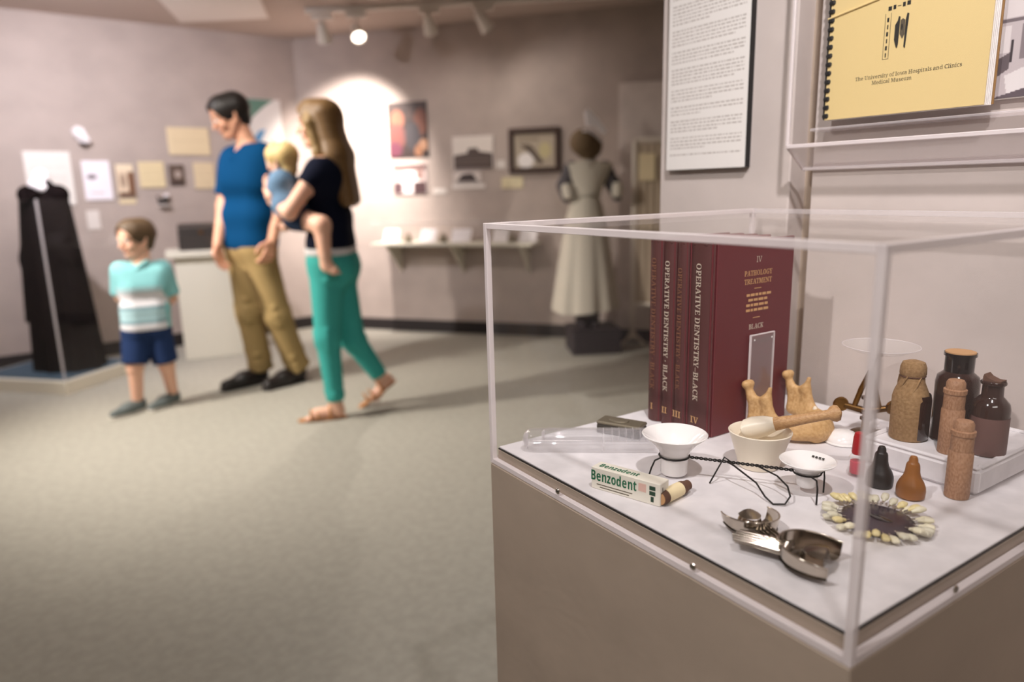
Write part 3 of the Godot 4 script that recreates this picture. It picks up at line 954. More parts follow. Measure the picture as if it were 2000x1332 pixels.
func deck_things() -> void:
	# the four volumes, first to fourth towards the jawbone
	book(-0.4535, 0.0255, "maroon book standing first in the set, farthest from the jawbone", "I", "OPERATIVE DENTISTRY · BLACK", M.gilt_dim)
	book(-0.4285, 0.0235, "second of the four maroon books, with pale spine letters", "II", "OPERATIVE DENTISTRY · BLACK", M.gilt_pale)
	book(-0.4055, 0.0215, "third maroon book, squeezed between its neighbours", "III", "OPERATIVE DENTISTRY · BLACK", M.gilt_dim)
	book(-0.3735, 0.0415, "thick maroon book numbered four, its gilt front cover facing the jawbone", "IV", "OPERATIVE DENTISTRY–BLACK", M.gilt_pale)
	# clear plate leaning on the cover
	var pl := deck_thing("glass_plate", "narrow clear plate standing against the maroon front cover", "plate", -0.348, -0.339)
	part(pl, "pane", MB.new().box(Vector3(0, 0.0655, 0), Vector3(0.0022, 0.127, 0.047)), M.glass)
	part(pl, "edge", MB.new().box(Vector3(0, 0.0655, 0.0243), Vector3(0.0026, 0.131, 0.0016)), M.acrylic_edge)
	part(pl, "edge", MB.new().box(Vector3(0, 0.0655, -0.0243), Vector3(0.0024, 0.131, 0.001)), M.acrylic_edge)
	part(pl, "edge", MB.new().box(Vector3(0, 0.1305, 0), Vector3(0.0026, 0.0014, 0.047)), M.acrylic_edge)
	for s in [-1, 1]:
		part(pl, "pin_hole", MB.new().lathe([Vector2(0.0013, 0), Vector2(0.0013, 0.0004), Vector2(0.0, 0.0004)], 10, Transform3D(Basis(Vector3(0, 0, 1), -PI / 2), Vector3(0.0014, 0.124, s * 0.018))), M.porcelain)
	jawbone()
	mortar()
	cup_stand()
	impression_trays()
	shade_ring()
	# carton
	var cb := deck_thing("denture_cream_carton", "small white carton with green lettering beside the cork-ended vial", "carton", -0.2865, -0.0435, 0.298)
	var cw := 0.085
	part(cb, "carton_body", MB.new().box(Vector3(0, 0.0125, 0), Vector3(cw, 0.025, 0.019), 0.0006), M.carton)
	lettering(cb, "brand_lettering", "Benzodent", 0.0112, Transform3D(Basis.IDENTITY, Vector3(-0.0142, 0.0158, 0.0098)), M.carton_green, sans, 0.72)
	lettering(cb, "brand_lettering", "Benzodent", 0.0085, Transform3D(Basis(Vector3.RIGHT, -PI / 2), Vector3(-0.012, 0.0253, 0.0005)), M.carton_green, sans, 0.8)
	for i in 2:
		part(cb, "small_print", MB.new().box(Vector3(-0.013, 0.0062 - 0.003 * i, 0.0096), Vector3(0.045 - 0.008 * i, 0.0009, 0.0003)), M.ink_soft)
	part(cb, "pink_patch", MB.new().box(Vector3(0.0215, 0.0165, 0.0096), Vector3(0.009, 0.009, 0.0003)), M.carton_pink)
	for q in [[0.0335, 0.0186, 0.007, 0.0045], [0.0335, 0.0128, 0.007, 0.0045], [0.0335, 0.0062, 0.0035, 0.0058]]:
		part(cb, "green_mark", MB.new().box(Vector3(q[0], q[1], 0.0096), Vector3(q[2], q[3], 0.0003)), M.carton_dark_green)
	part(cb, "green_mark", MB.new().box(Vector3(cw / 2 + 0.0001, 0.012, 0.004), Vector3(0.0003, 0.016, 0.0012)).box(Vector3(cw / 2 + 0.0001, 0.014, 0.004), Vector3(0.0003, 0.0016, 0.007)), M.ink_soft)
	# vial with brown ends
	var vi := deck_thing("lying_vial", "short lying vial with a cream label and brown ends", "vial", -0.2495, -0.0735, 1.73)
	var lie := Transform3D(Basis(Vector3(0, 0, 1), -PI / 2), Vector3(0, 0.0078, 0))
	part(vi, "vial_body", MB.new().lathe([Vector2(0.0, -0.024), Vector2(0.007, -0.0238), Vector2(0.0075, -0.0225), Vector2(0.0075, 0.0165), Vector2(0.006, 0.0195), Vector2(0.006, 0.022), Vector2(0.0, 0.022)], 20, lie), M.cork_dark)
	part(vi, "paper_label", MB.new().lathe([Vector2(0.0077, -0.0155), Vector2(0.0077, 0.011)], 20, lie), M.paper_cream)
	part(vi, "cork_stopper", MB.new().lathe([Vector2(0.0052, 0.0205), Vector2(0.0056, 0.0265), Vector2(0.0, 0.0268)], 16, lie), M.cork_dark)
	part(vi, "end_disc", MB.new().lathe([Vector2(0.0, -0.0252), Vector2(0.0066, -0.0248), Vector2(0.0066, -0.0235)], 16, lie), M.cork)
	# glass tubes
	for q in [[-0.415, -0.0925, 0.0145, 0.17, 0.92, "wide clear glass tube lying nearest the white edge of the deck"], [-0.434, -0.1235, 0.009, 0.15, 0.93, "slim clear glass tube lying behind the wide one"]]:
		var g := deck_thing("glass_tube", q[5], "glass tube", q[0], q[1], q[4], "glass tubes on the deck")
		var r: float = q[2]
		var l: float = q[3]
		var flat := Transform3D(Basis(Vector3(0, 0, 1), -PI / 2), Vector3(0, r + 0.0005, 0))
		var prof := []
		for i in 9:
			var a := PI / 2 * i / 8
			prof.append(Vector2(r * sin(a), -l / 2 + r - r * cos(a)))
		prof.append(Vector2(r, l / 2 - 0.004))
		prof.append(Vector2(r * 1.14, l / 2))
		var inner := []
		for i in range(prof.size() - 1, -1, -1):
			inner.append(Vector2(maxf(0.0, prof[i].x - 0.0014), prof[i].y + (0.0014 if i < 8 else 0.0)))
		part(g, "tube_wall", MB.new().lathe(prof + inner, 28, flat), M.tube_glass)
		part(g, "end_highlight", MB.new().lathe([Vector2(0.0, -l / 2 + 0.0008), Vector2(r * 0.55, -l / 2 + r * 0.2), Vector2(r * 0.86, -l / 2 + r * 0.52), Vector2(r * 0.6, -l / 2 + r * 0.42), Vector2(0.0, -l / 2 + r * 0.22)], 24, flat), M.acrylic_frost)  # milky lens that paints the highlight in the end of the tube
		for i in (6 if r < 0.012 else 1):
			part(g, "ring_mark", MB.new().lathe([Vector2(r + 0.0002, 0.018 + i * 0.009), Vector2(r + 0.0002, 0.0188 + i * 0.009)], 24, flat), M.acrylic_frost)
	# grey tin
	var ti := deck_thing("instrument_tin", "low grey metal tin in front of the first maroon book", "tin", -0.4385, -0.169, 0.42)
	part(ti, "tin_body", MB.new().box(Vector3(0, 0.0065, 0), Vector3(0.062, 0.013, 0.028), 0.0015), M.tin_dark)
	var lid := part(ti, "tin_lid", MB.new().box(Vector3(0, 0.015, 0), Vector3(0.063, 0.0045, 0.029), 0.0015), M.tin_grey)
	part(lid, "lid_boss", MB.new().ball(Vector3(-0.004, 0.0175, 0), Vector3(0.015, 0.003, 0.01), 16, 8), M.tin_grey)
	# overturned dish behind the red-capped bottle
	var di := deck_thing("porcelain_dish", "small white porcelain dish turned upside down behind the red-capped bottle", "dish", -0.243, -0.372)
	part(di, "dish_body", MB.new().lathe([Vector2(0.021, 0.0), Vector2(0.0215, 0.002), Vector2(0.0195, 0.008), Vector2(0.014, 0.0135), Vector2(0.008, 0.0155), Vector2(0.0, 0.016)], 32), M.porcelain)
	part(di, "foot_rim", MB.new().lathe([Vector2(0.021, 0.0), Vector2(0.0225, 0.0008), Vector2(0.0225, 0.0022), Vector2(0.021, 0.003)], 32), M.porcelain)
	# red-capped bottle
	var rb := deck_thing("red_capped_bottle", "tiny glass bottle with a red cap and red label", "bottle", -0.172, -0.287)
	part(rb, "bottle_body", MB.new().lathe([Vector2(0.0, 0.0), Vector2(0.0088, 0.0004), Vector2(0.0095, 0.0015), Vector2(0.0095, 0.021), Vector2(0.0075, 0.0245), Vector2(0.0055, 0.0255), Vector2(0.0, 0.0256)], 24), M.glass)
	part(rb, "red_label", MB.new().lathe([Vector2(0.0, 0.003), Vector2(0.0078, 0.0032), Vector2(0.0078, 0.017), Vector2(0.0, 0.0172)], 24), M.red_label)
	part(rb, "red_cap", MB.new().lathe([Vector2(0.0, 0.0257), Vector2(0.0066, 0.0258), Vector2(0.0072, 0.028), Vector2(0.0062, 0.045), Vector2(0.0052, 0.0505), Vector2(0.003, 0.0515), Vector2(0.0, 0.0516)], 20), M.red_cap)
	# pear-shaped bulbs
	for q in [[-0.1415, -0.2795, "black_rubber", "black pear-shaped bulb beside the red-capped bottle"], [-0.106, -0.277, "amber", "amber pear-shaped bulb in front of the white block"]]:
		var b := deck_thing("pear_bulb", q[3], "bulb", q[0], q[1], 0.0, "pear-shaped bulbs")
		part(b, "bulb_body", MB.new().lathe([Vector2(0.0, 0.0), Vector2(0.0118, 0.0002), Vector2(0.0138, 0.002), Vector2(0.0142, 0.008), Vector2(0.0138, 0.0125), Vector2(0.012, 0.0175), Vector2(0.0085, 0.0235), Vector2(0.0072, 0.029), Vector2(0.0066, 0.036), Vector2(0.0058, 0.0382)], 28), M[q[2]])
		part(b, "nub", MB.new().lathe([Vector2(0.0058, 0.0378), Vector2(0.0046, 0.0392), Vector2(0.0042, 0.043), Vector2(0.003, 0.0455), Vector2(0.0, 0.0462)], 20), M[q[2]])
	# white block with its bottles
	var tb := deck_thing("bottle_stand", "white block with rounded edges under the brown bottles", "stand", -0.13, -0.415)
	part(tb, "block", MB.new().box(Vector3(0, 0.0145, 0), Vector3(0.13, 0.029, 0.168), 0.004), M.deck_white)
	for q in [[Vector3(0, 0.0295, 0.0795), Vector3(0.126, 0.005, 0.007)], [Vector3(0, 0.0295, -0.0795), Vector3(0.126, 0.005, 0.007)], [Vector3(0.0605, 0.0295, 0), Vector3(0.007, 0.005, 0.15)], [Vector3(-0.0605, 0.0295, 0), Vector3(0.007, 0.005, 0.15)]]:
		part(tb, "raised_rim", MB.new().box(q[0], q[1], 0.002), M.deck_white)
	var on := DECK + 0.029
	var w1 := deck_thing("wrapped_bottle", "tan skin-wrapped bottle tied over its stopper", "bottle", -0.163, -0.372, 0.0, "", on)
	part(w1, "wrapped_body", MB.new().lathe([Vector2(0.0, 0.0), Vector2(0.0185, 0.0004), Vector2(0.0198, 0.002), Vector2(0.0198, 0.05), Vector2(0.018, 0.058), Vector2(0.0135, 0.069), Vector2(0.0125, 0.078)], 32), M.skin_wrap)
	part(w1, "dark_glass_side", MB.new().lathe([Vector2(0.0, 0.0006), Vector2(0.0188, 0.001), Vector2(0.0202, 0.003), Vector2(0.0202, 0.048), Vector2(0.0188, 0.055)], 24, Transform3D(Basis.IDENTITY, Vector3(0.0012, 0, -0.0022))), M.brown_glass)
	var wt := part(w1, "stopper_wrap", MB.new().lathe([Vector2(0.0125, 0.076), Vector2(0.0142, 0.079), Vector2(0.0138, 0.087), Vector2(0.0118, 0.0925), Vector2(0.006, 0.0945), Vector2(0.0, 0.0948)], 28), M.skin_wrap)
	part(wt, "tie_string", MB.new().tube(ring_points(Vector3(0, 0.0765, 0), 0.0132, 24), 0.0008, 6, false, true), M.cork_dark)
	for i in 5:
		var a := 0.4 + i * 1.1
		part(w1, "wrap_fold", MB.new().tube([Vector3(cos(a) * 0.0134, 0.077, sin(a) * 0.0134), Vector3(cos(a + 0.35) * 0.0146, 0.067, sin(a + 0.35) * 0.0146), Vector3(cos(a + 0.75) * 0.0186, 0.055, sin(a + 0.75) * 0.0186)], [0.001, 0.0014, 0.0005], 6), M.skin_wrap)
	var w2 := deck_thing("dark_bottle", "tall dark brown wide-necked bottle with a pale flat top", "bottle", -0.1295, -0.4065, 0.0, "", on)
	part(w2, "bottle_body", MB.new().lathe([Vector2(0.0, 0.0), Vector2(0.021, 0.0004), Vector2(0.0228, 0.0022), Vector2(0.0228, 0.07), Vector2(0.0212, 0.0775), Vector2(0.0165, 0.0815), Vector2(0.0152, 0.083)], 36), M.brown_glass)
	part(w2, "bottle_neck", MB.new().lathe([Vector2(0.0152, 0.0815), Vector2(0.0152, 0.1005), Vector2(0.0168, 0.1015), Vector2(0.0168, 0.105), Vector2(0.0, 0.1052)], 36), M.black_glass)
	part(w2, "pale_top", MB.new().lathe([Vector2(0.0158, 0.1048), Vector2(0.0156, 0.1062), Vector2(0.0, 0.1063)], 28), M.cork)
	var w3 := deck_thing("brown_bottle", "small reddish brown bottle with a broken stopper at the corner of the block", "bottle", -0.0865, -0.392, 0.0, "", on)
	part(w3, "bottle_body", MB.new().lathe([Vector2(0.0, 0.0), Vector2(0.0172, 0.0004), Vector2(0.0188, 0.0022), Vector2(0.0188, 0.053), Vector2(0.0175, 0.0585), Vector2(0.013, 0.0638), Vector2(0.0105, 0.0665), Vector2(0.0102, 0.0785), Vector2(0.0122, 0.0795), Vector2(0.0126, 0.0815), Vector2(0.0118, 0.083), Vector2(0.0, 0.0831)], 36), M.brown_glass)
	part(w3, "powder_fill", MB.new().lathe([Vector2(0.0, 0.0006), Vector2(0.0178, 0.0008), Vector2(0.0191, 0.0026), Vector2(0.0191, 0.044)], 36), M.bottle_powder)
	part(w3, "broken_stopper", MB.new().slab(PackedVector2Array([Vector2(-0.008, 0.082), Vector2(0.009, 0.082), Vector2(0.0095, 0.0848), Vector2(0.003, 0.0845), Vector2(-0.004, 0.0872), Vector2(-0.0075, 0.0905), Vector2(-0.0085, 0.087)]), -0.007, 0.007), M.cork_dark)
	for q in [[-0.111, -0.362, on, 0.082, "turned wooden vial standing on the white block"], [-0.0785, -0.3165, DECK, 0.082, "turned wooden vial standing on the deck in front of the block"]]:
		var wv := deck_thing("wooden_vial", q[4], "vial", q[0], q[1], 0.0, "turned wooden vials", q[2])
		var r := 0.0118
		part(wv, "vial_body", MB.new().lathe([Vector2(0.0, 0.0), Vector2(r * 0.96, 0.0003), Vector2(r, 0.0015), Vector2(r * 0.99, 0.05), Vector2(r * 0.93, 0.0512), Vector2(r * 0.93, 0.0525)], 26), M.vial_wood)
		part(wv, "vial_cap", MB.new().lathe([Vector2(r * 0.9, 0.052), Vector2(r * 0.9, 0.068), Vector2(r * 0.98, 0.069), Vector2(r * 0.98, 0.0735), Vector2(r * 0.82, 0.0745), Vector2(r * 0.8, 0.081), Vector2(r * 0.66, 0.0838), Vector2(0.0, 0.0842)], 26), M.vial_wood)
	brass_stand()


func ring_points(at: Vector3, r: float, count: int) -> Array:
	var out := []
	for i in count:
		var a := TAU * i / count
		out.append(at + Vector3(cos(a) * r, 0, sin(a) * r))
	return out


func jawbone() -> void:
	var t := deck_thing("jawbone", "tan human lower jawbone with few teeth beside the mortar", "jawbone", -0.2985, -0.352)
	# local x towards the chin, z across
	var bones := []
	var arch := []
	for i in 15:
		var a := -PI / 2 + PI * i / 14
		arch.append(Vector3(-0.014 + cos(a) * 0.052, 0.012 + 0.002 * cos(a), sin(a) * 0.040))
	for i in 14:
		bones.append([arch[i], arch[i + 1], 0.0088, 0.0088, 0.006])
		bones.append([arch[i] + Vector3(-0.002, 0.009, 0), arch[i + 1] + Vector3(-0.002, 0.009, 0), 0.0064, 0.0064, 0.006])
	bones.append([Vector3(0.036, 0.007, -0.008), Vector3(0.036, 0.007, 0.008), 0.0075, 0.0075, 0.008])
	for s in [-1.0, 1.0]:
		var z: float = s * 0.041
		bones.append([Vector3(-0.006, 0.014, z), Vector3(-0.034, 0.018, z * 1.02), 0.0085, 0.0075, 0.008])
		for q in [[-0.036, 0.02, -0.041, 0.052], [-0.026, 0.02, -0.031, 0.048], [-0.014, 0.02, -0.021, 0.05], [-0.004, 0.02, -0.015, 0.052]]:
			bones.append([Vector3(q[0], q[1], z * 1.01), Vector3(q[2], q[3], z * 1.03), 0.0062, 0.0044, 0.008])
		bones.append([Vector3(-0.04, 0.048, z * 1.03), Vector3(-0.046, 0.064, z * 1.04), 0.0048, 0.005, 0.006])
		bones.append([Vector3(-0.046, 0.066, z * 0.92), Vector3(-0.046, 0.066, z * 1.16), 0.0054, 0.0054, 0.005])
		bones.append([Vector3(-0.016, 0.05, z * 1.02), Vector3(-0.012, 0.067, z * 1.01), 0.0052, 0.0028, 0.006])
	part(t, "bone", net(MB.new(), bones, 0.0022, [[Vector3(0, 0.0004, 0), Vector3(0, -1, 0)]]), M.bone)
	for i in [2, 5, 6, 9, 10, 12]:
		var a: float = -PI / 2 + PI * i / 14
		var p := Vector3(-0.017 + cos(a) * 0.049, 0.0275, sin(a) * 0.0385)
		part(t, "tooth", MB.new().ball(p, Vector3(0.0034, 0.0052, 0.003), 12, 8), M.tooth)
	for q in [Vector3(0.0375, 0.016, 0.021), Vector3(0.0375, 0.016, -0.021)]:
		part(t, "nerve_hole", MB.new().ball(q + Vector3(-0.0045, -0.001, 0), Vector3(0.0032, 0.0016, 0.0016), 10, 6), M.cork_dark)


func mortar() -> void:
	var t := deck_thing("mortar", "cream porcelain mortar in front of the jawbone", "mortar", -0.256, -0.222)
	part(t, "bowl", MB.new().lathe([Vector2(0.0, 0.0), Vector2(0.0225, 0.0003), Vector2(0.0235, 0.0018), Vector2(0.026, 0.012), Vector2(0.0315, 0.03), Vector2(0.0352, 0.0405), Vector2(0.0362, 0.0438), Vector2(0.0352, 0.0446), Vector2(0.0325, 0.0425), Vector2(0.028, 0.03), Vector2(0.02, 0.017), Vector2(0.01, 0.0125), Vector2(0.0, 0.0118)], 40), M.porcelain_cream)
	var p := thing("pestle", "wooden-handled pestle leaning in the cream mortar", "pestle", K(-0.262, DECK + 0.043, -0.222), CASE_TURN)
	var a := Vector3(-0.008, 0.0, 0.003)
	var b := Vector3(0.074, 0.031, -0.047)
	var d := (b - a).normalized()
	part(p, "pestle_head", MB.new().tube([a - d * 0.008, a - d * 0.004, a + d * 0.006, a + d * 0.02, a + d * 0.03], [0.006, 0.0115, 0.0135, 0.0118, 0.0085], 18), M.porcelain_cream)
	part(p, "handle", MB.new().tube([a + d * 0.028, a + d * 0.04, a + d * 0.065, a.lerp(b, 0.9)], [0.0082, 0.0075, 0.006, 0.0056], 16), M.pestle_wood)
	part(p, "knob", MB.new().tube([a.lerp(b, 0.89), a.lerp(b, 0.92), a.lerp(b, 0.96), a.lerp(b, 1.0), a.lerp(b, 1.02)], [0.0056, 0.0085, 0.0098, 0.0085, 0.004], 16), M.pestle_wood)


func cup_stand() -> void:
	# two porcelain cups carried by one twisted wire
	var c1 := deck_thing("porcelain_funnel_cup", "wide white porcelain cup held in the wire stand near the carton", "cup", -0.2965, -0.1225, 0.0, "porcelain cups in the wire stand", DECK + 0.002)
	part(c1, "cup_body", MB.new().lathe([Vector2(0.0, 0.0), Vector2(0.0145, 0.0003), Vector2(0.0155, 0.002), Vector2(0.016, 0.022), Vector2(0.0185, 0.029), Vector2(0.0265, 0.0385), Vector2(0.0362, 0.0462), Vector2(0.0372, 0.0478), Vector2(0.036, 0.0485), Vector2(0.0255, 0.0405), Vector2(0.0165, 0.031), Vector2(0.013, 0.024), Vector2(0.0, 0.023)], 44), M.porcelain)
	var c2 := deck_thing("porcelain_funnel_cup", "smaller white porcelain cup held at the far end of the wire stand", "cup", -0.1785, -0.202, 0.0, "porcelain cups in the wire stand", DECK + 0.006)
	part(c2, "cup_body", MB.new().lathe([Vector2(0.0, 0.0), Vector2(0.0085, 0.0006), Vector2(0.0108, 0.0035), Vector2(0.0116, 0.0135), Vector2(0.0135, 0.0185), Vector2(0.019, 0.0235), Vector2(0.0285, 0.029), Vector2(0.0292, 0.0302), Vector2(0.0282, 0.0308), Vector2(0.018, 0.0258), Vector2(0.0105, 0.02), Vector2(0.0, 0.018)], 40), M.porcelain)
	for i in 4:
		part(c2, "rim_mark", MB.new().box(Vector3(-0.006 + i * 0.004, 0.0283 + 0.0002 * i, -0.0185), Vector3(0.0026, 0.0004, 0.0022), 0.0, Basis(Vector3.RIGHT, 0.5)), M.ink)
	var t := deck_thing("wire_stand", "black twisted wire stand carrying the two porcelain cups", "wire stand", 0, 0)
	var A := Vector3(-0.2965, 0.0235, -0.1225)
	var B := Vector3(-0.1785, 0.0225, -0.202)
	part(t, "cup_ring", MB.new().tube(ring_points(A, 0.0172, 28), 0.0011, 6, false, true), M.black_wire)
	part(t, "cup_ring", MB.new().tube(ring_points(B, 0.0142, 24), 0.001, 6, false, true), M.black_wire)
	var d := (B - A).normalized()
	var s := d.cross(Vector3.UP).normalized()
	var p0 := A + d * 0.0172
	var p1 := B - d * 0.0142
	for k in 2:
		var pts := []
		for i in 60:
			var u := float(i) / 59.0
			var a := u * TAU * 11.0 + PI * k
			pts.append(p0.lerp(p1, u) + (s * cos(a) + Vector3.UP * sin(a)) * 0.0011)
		part(t, "twisted_strand", MB.new().tube(pts, 0.0009, 5), M.black_wire)
	part(t, "leg", MB.new().tube([A + Vector3(-0.004, 0, 0.0165), Vector3(-0.3035, 0.0205, -0.0985), Vector3(-0.304, 0.012, -0.0935), Vector3(-0.305, 0.0008, -0.09)], 0.001, 6), M.black_wire)
	var mid := p0.lerp(p1, 0.42)
	part(t, "leg", MB.new().tube([mid, mid + Vector3(-0.007, 0.005, 0.004), Vector3(-0.2495, 0.017, -0.142), Vector3(-0.2535, 0.0008, -0.1345)], 0.0009, 6), M.black_wire)
	part(t, "foot_loop", MB.new().tube([p0.lerp(p1, 0.38), p0.lerp(p1, 0.46) + Vector3(0.004, 0.0, 0.008), Vector3(-0.205, 0.0135, -0.152), Vector3(-0.19, 0.0045, -0.1475), Vector3(-0.178, 0.0008, -0.1455), Vector3(-0.1685, 0.0025, -0.152), Vector3(-0.169, 0.0085, -0.161), Vector3(-0.178, 0.0145, -0.1685), Vector3(-0.195, 0.0195, -0.1735), p0.lerp(p1, 0.66)], 0.001, 6), M.black_wire)
	for q in [Vector3(-0.151, 0.0008, -0.18), Vector3(-0.1645, 0.0008, -0.2125)]:
		var e: Vector3 = B + (Vector3(q.x, B.y, q.z) - B).normalized() * 0.0142
		part(t, "leg", MB.new().tube([e, e.lerp(Vector3(q.x, B.y, q.z), 0.8) + Vector3(0, 0.003, 0), Vector3(q.x, 0.0185, q.z), q], 0.001, 6), M.black_wire)


func one_tray(label: String, x: float, z: float, turn: float, size: float, lift: float, tilt: float) -> void:
	var t := deck_thing("impression_tray", label, "impression tray", x, z, turn, "metal impression trays")
	t.position.y += lift
	t.rotation.z = tilt
	# horseshoe trough opening away from the handle; local x points from the handle into the bowl
	var R := 0.026 * size
	var wall := func(outer: float, tall: float):
		return func(i, j):
			var a: float = -PI * 0.62 + PI * 1.24 * j
			var rr: float = R * (1.0 + 0.1 * cos(2.0 * a)) + outer * (1.0 - 0.5 * i * i)
			return Vector3(R * 0.9 - cos(a) * rr * 1.05, 0.003 + tall * (1.0 - i) * (0.75 + 0.25 * cos(a)), sin(a) * rr)
	part(t, "outer_wall", MB.new().sheet(7, 36, wall.call(0.0062 * size, 0.019 * size)), M.tray_metal)
	part(t, "trough_floor", MB.new().sheet(6, 36, func(i, j):
		var a: float = -PI * 0.62 + PI * 1.24 * j
		var rr: float = R * (1.0 + 0.1 * cos(2.0 * a)) + 0.0052 * size - i * 0.015 * size
		return Vector3(R * 0.9 - cos(a) * rr * 1.05, 0.003 + 0.0035 * (2.0 * i - 1.0) * (2.0 * i - 1.0) - 0.002, sin(a) * rr)), M.tray_metal_shade)
	part(t, "inner_wall", MB.new().sheet(5, 30, func(i, j):
		var a: float = -PI * 0.62 + PI * 1.24 * j
		var rr: float = R * (1.0 + 0.1 * cos(2.0 * a)) - 0.0098 * size - i * 0.004 * size
		return Vector3(R * 0.9 - cos(a) * rr * 1.05, 0.003 + i * 0.012 * size, sin(a) * rr)), M.tray_metal)
	part(t, "palate_dome", MB.new().sheet(7, 20, func(i, j):
		var a: float = -PI * 0.62 + PI * 1.24 * j
		var rr: float = (R - 0.0138 * size) * (1.0 - i)
		return Vector3(R * 0.9 - cos(a) * rr * 1.1 + i * 0.004, 0.003 + 0.012 * size + 0.004 * sin(i * PI / 2), sin(a) * rr)), M.tray_metal_shade)
	# rolled rim
	var rim := []
	for j in 37:
		rim.append(wall.call(0.0062 * size, 0.019 * size).call(0.0, j / 36.0))
	part(t, "rolled_rim", MB.new().tube(rim, 0.0009, 6), M.tray_metal)
	# handle of side-by-side rods
	var h := part(t, "handle", MB.new().box(Vector3(-0.028 * size, 0.0078, 0), Vector3(0.046 * size, 0.0012, 0.019 * size), 0.0005), M.tray_metal_shade)
	for i in 5:
		part(h, "rod", MB.new().tube([Vector3((-0.056 + 0.002 * absf(i - 2)) * size, 0.0102, (i - 2) * 0.0047 * size), Vector3(-0.03 * size, 0.0112, (i - 2) * 0.0047 * size), Vector3(-0.004 * size, 0.0112, (i - 2) * 0.0047 * size)], 0.0019 * size, 10), M.tray_metal)
	part(t, "handle_collar", MB.new().box(Vector3(-0.0045 * size, 0.0105, 0), Vector3(0.004 * size, 0.0075, 0.0245 * size), 0.0012), M.tray_metal_shade)


func impression_trays() -> void:
	one_tray("round metal impression tray, farther one, its bowl towards the carton", -0.1395, -0.0735, PI - 0.42, 0.86, 0.0022, 0.0)
	one_tray("larger metal impression tray, nearer one, its bowl by the case corner", -0.0935, -0.0605, 0.36, 0.97, 0.0022, 0.0)


func shade_ring() -> void:
	var t := deck_thing("shade_ring", "round dark disc ringed with artificial sample teeth", "shade guide", -0.0945, -0.193)
	part(t, "disc", MB.new().lathe([Vector2(0.0, 0.0), Vector2(0.032, 0.0), Vector2(0.035, 0.0015), Vector2(0.034, 0.0038), Vector2(0.0315, 0.0046), Vector2(0.0, 0.0036)], 48), M.shade_disc)
	part(t, "disc_badge", MB.new().ball(Vector3(0.002, 0.0042, -0.004), Vector3(0.012, 0.0006, 0.005), 16, 6), M.black_glass)
	var tooth := MB.new()
	net(tooth, [[Vector3(0.001, 0.0, 0), Vector3(0.0085, 0.0006, 0), 0.0016, 0.0024, 0.002], [Vector3(0.0065, 0.0006, -0.0013), Vector3(0.0115, 0.0008, -0.0015), 0.0022, 0.0018, 0.002], [Vector3(0.0065, 0.0006, 0.0013), Vector3(0.0115, 0.0008, 0.0015), 0.0022, 0.0018, 0.002]], 0.0008)
	var pin := MB.new().tube([Vector3(-0.004, 0.0, 0), Vector3(0.003, 0.0, 0)], 0.0008, 6)
	var tm := tooth.mesh()
	var pm := pin.mesh()
	var rng := RandomNumberGenerator.new()
	rng.seed = 12
	for i in 36:
		var a := TAU * i / 36.0 + rng.randf_range(-0.03, 0.03)
		var b := Basis(Vector3.UP, a) * Basis(Vector3(0, 0, 1), rng.randf_range(0.0, 0.16))
		var k := again(t, "sample_tooth", tm, M[["tooth_pale", "tooth_yellow", "tooth_grey"][rng.randi() % 3]], Transform3D(b.scaled(Vector3.ONE * 1.08), b * Vector3(0.036, 0, 0) + Vector3(0, 0.0036, 0)))
		again(k, "mounting_pin", pm, M.steel, Transform3D.IDENTITY)


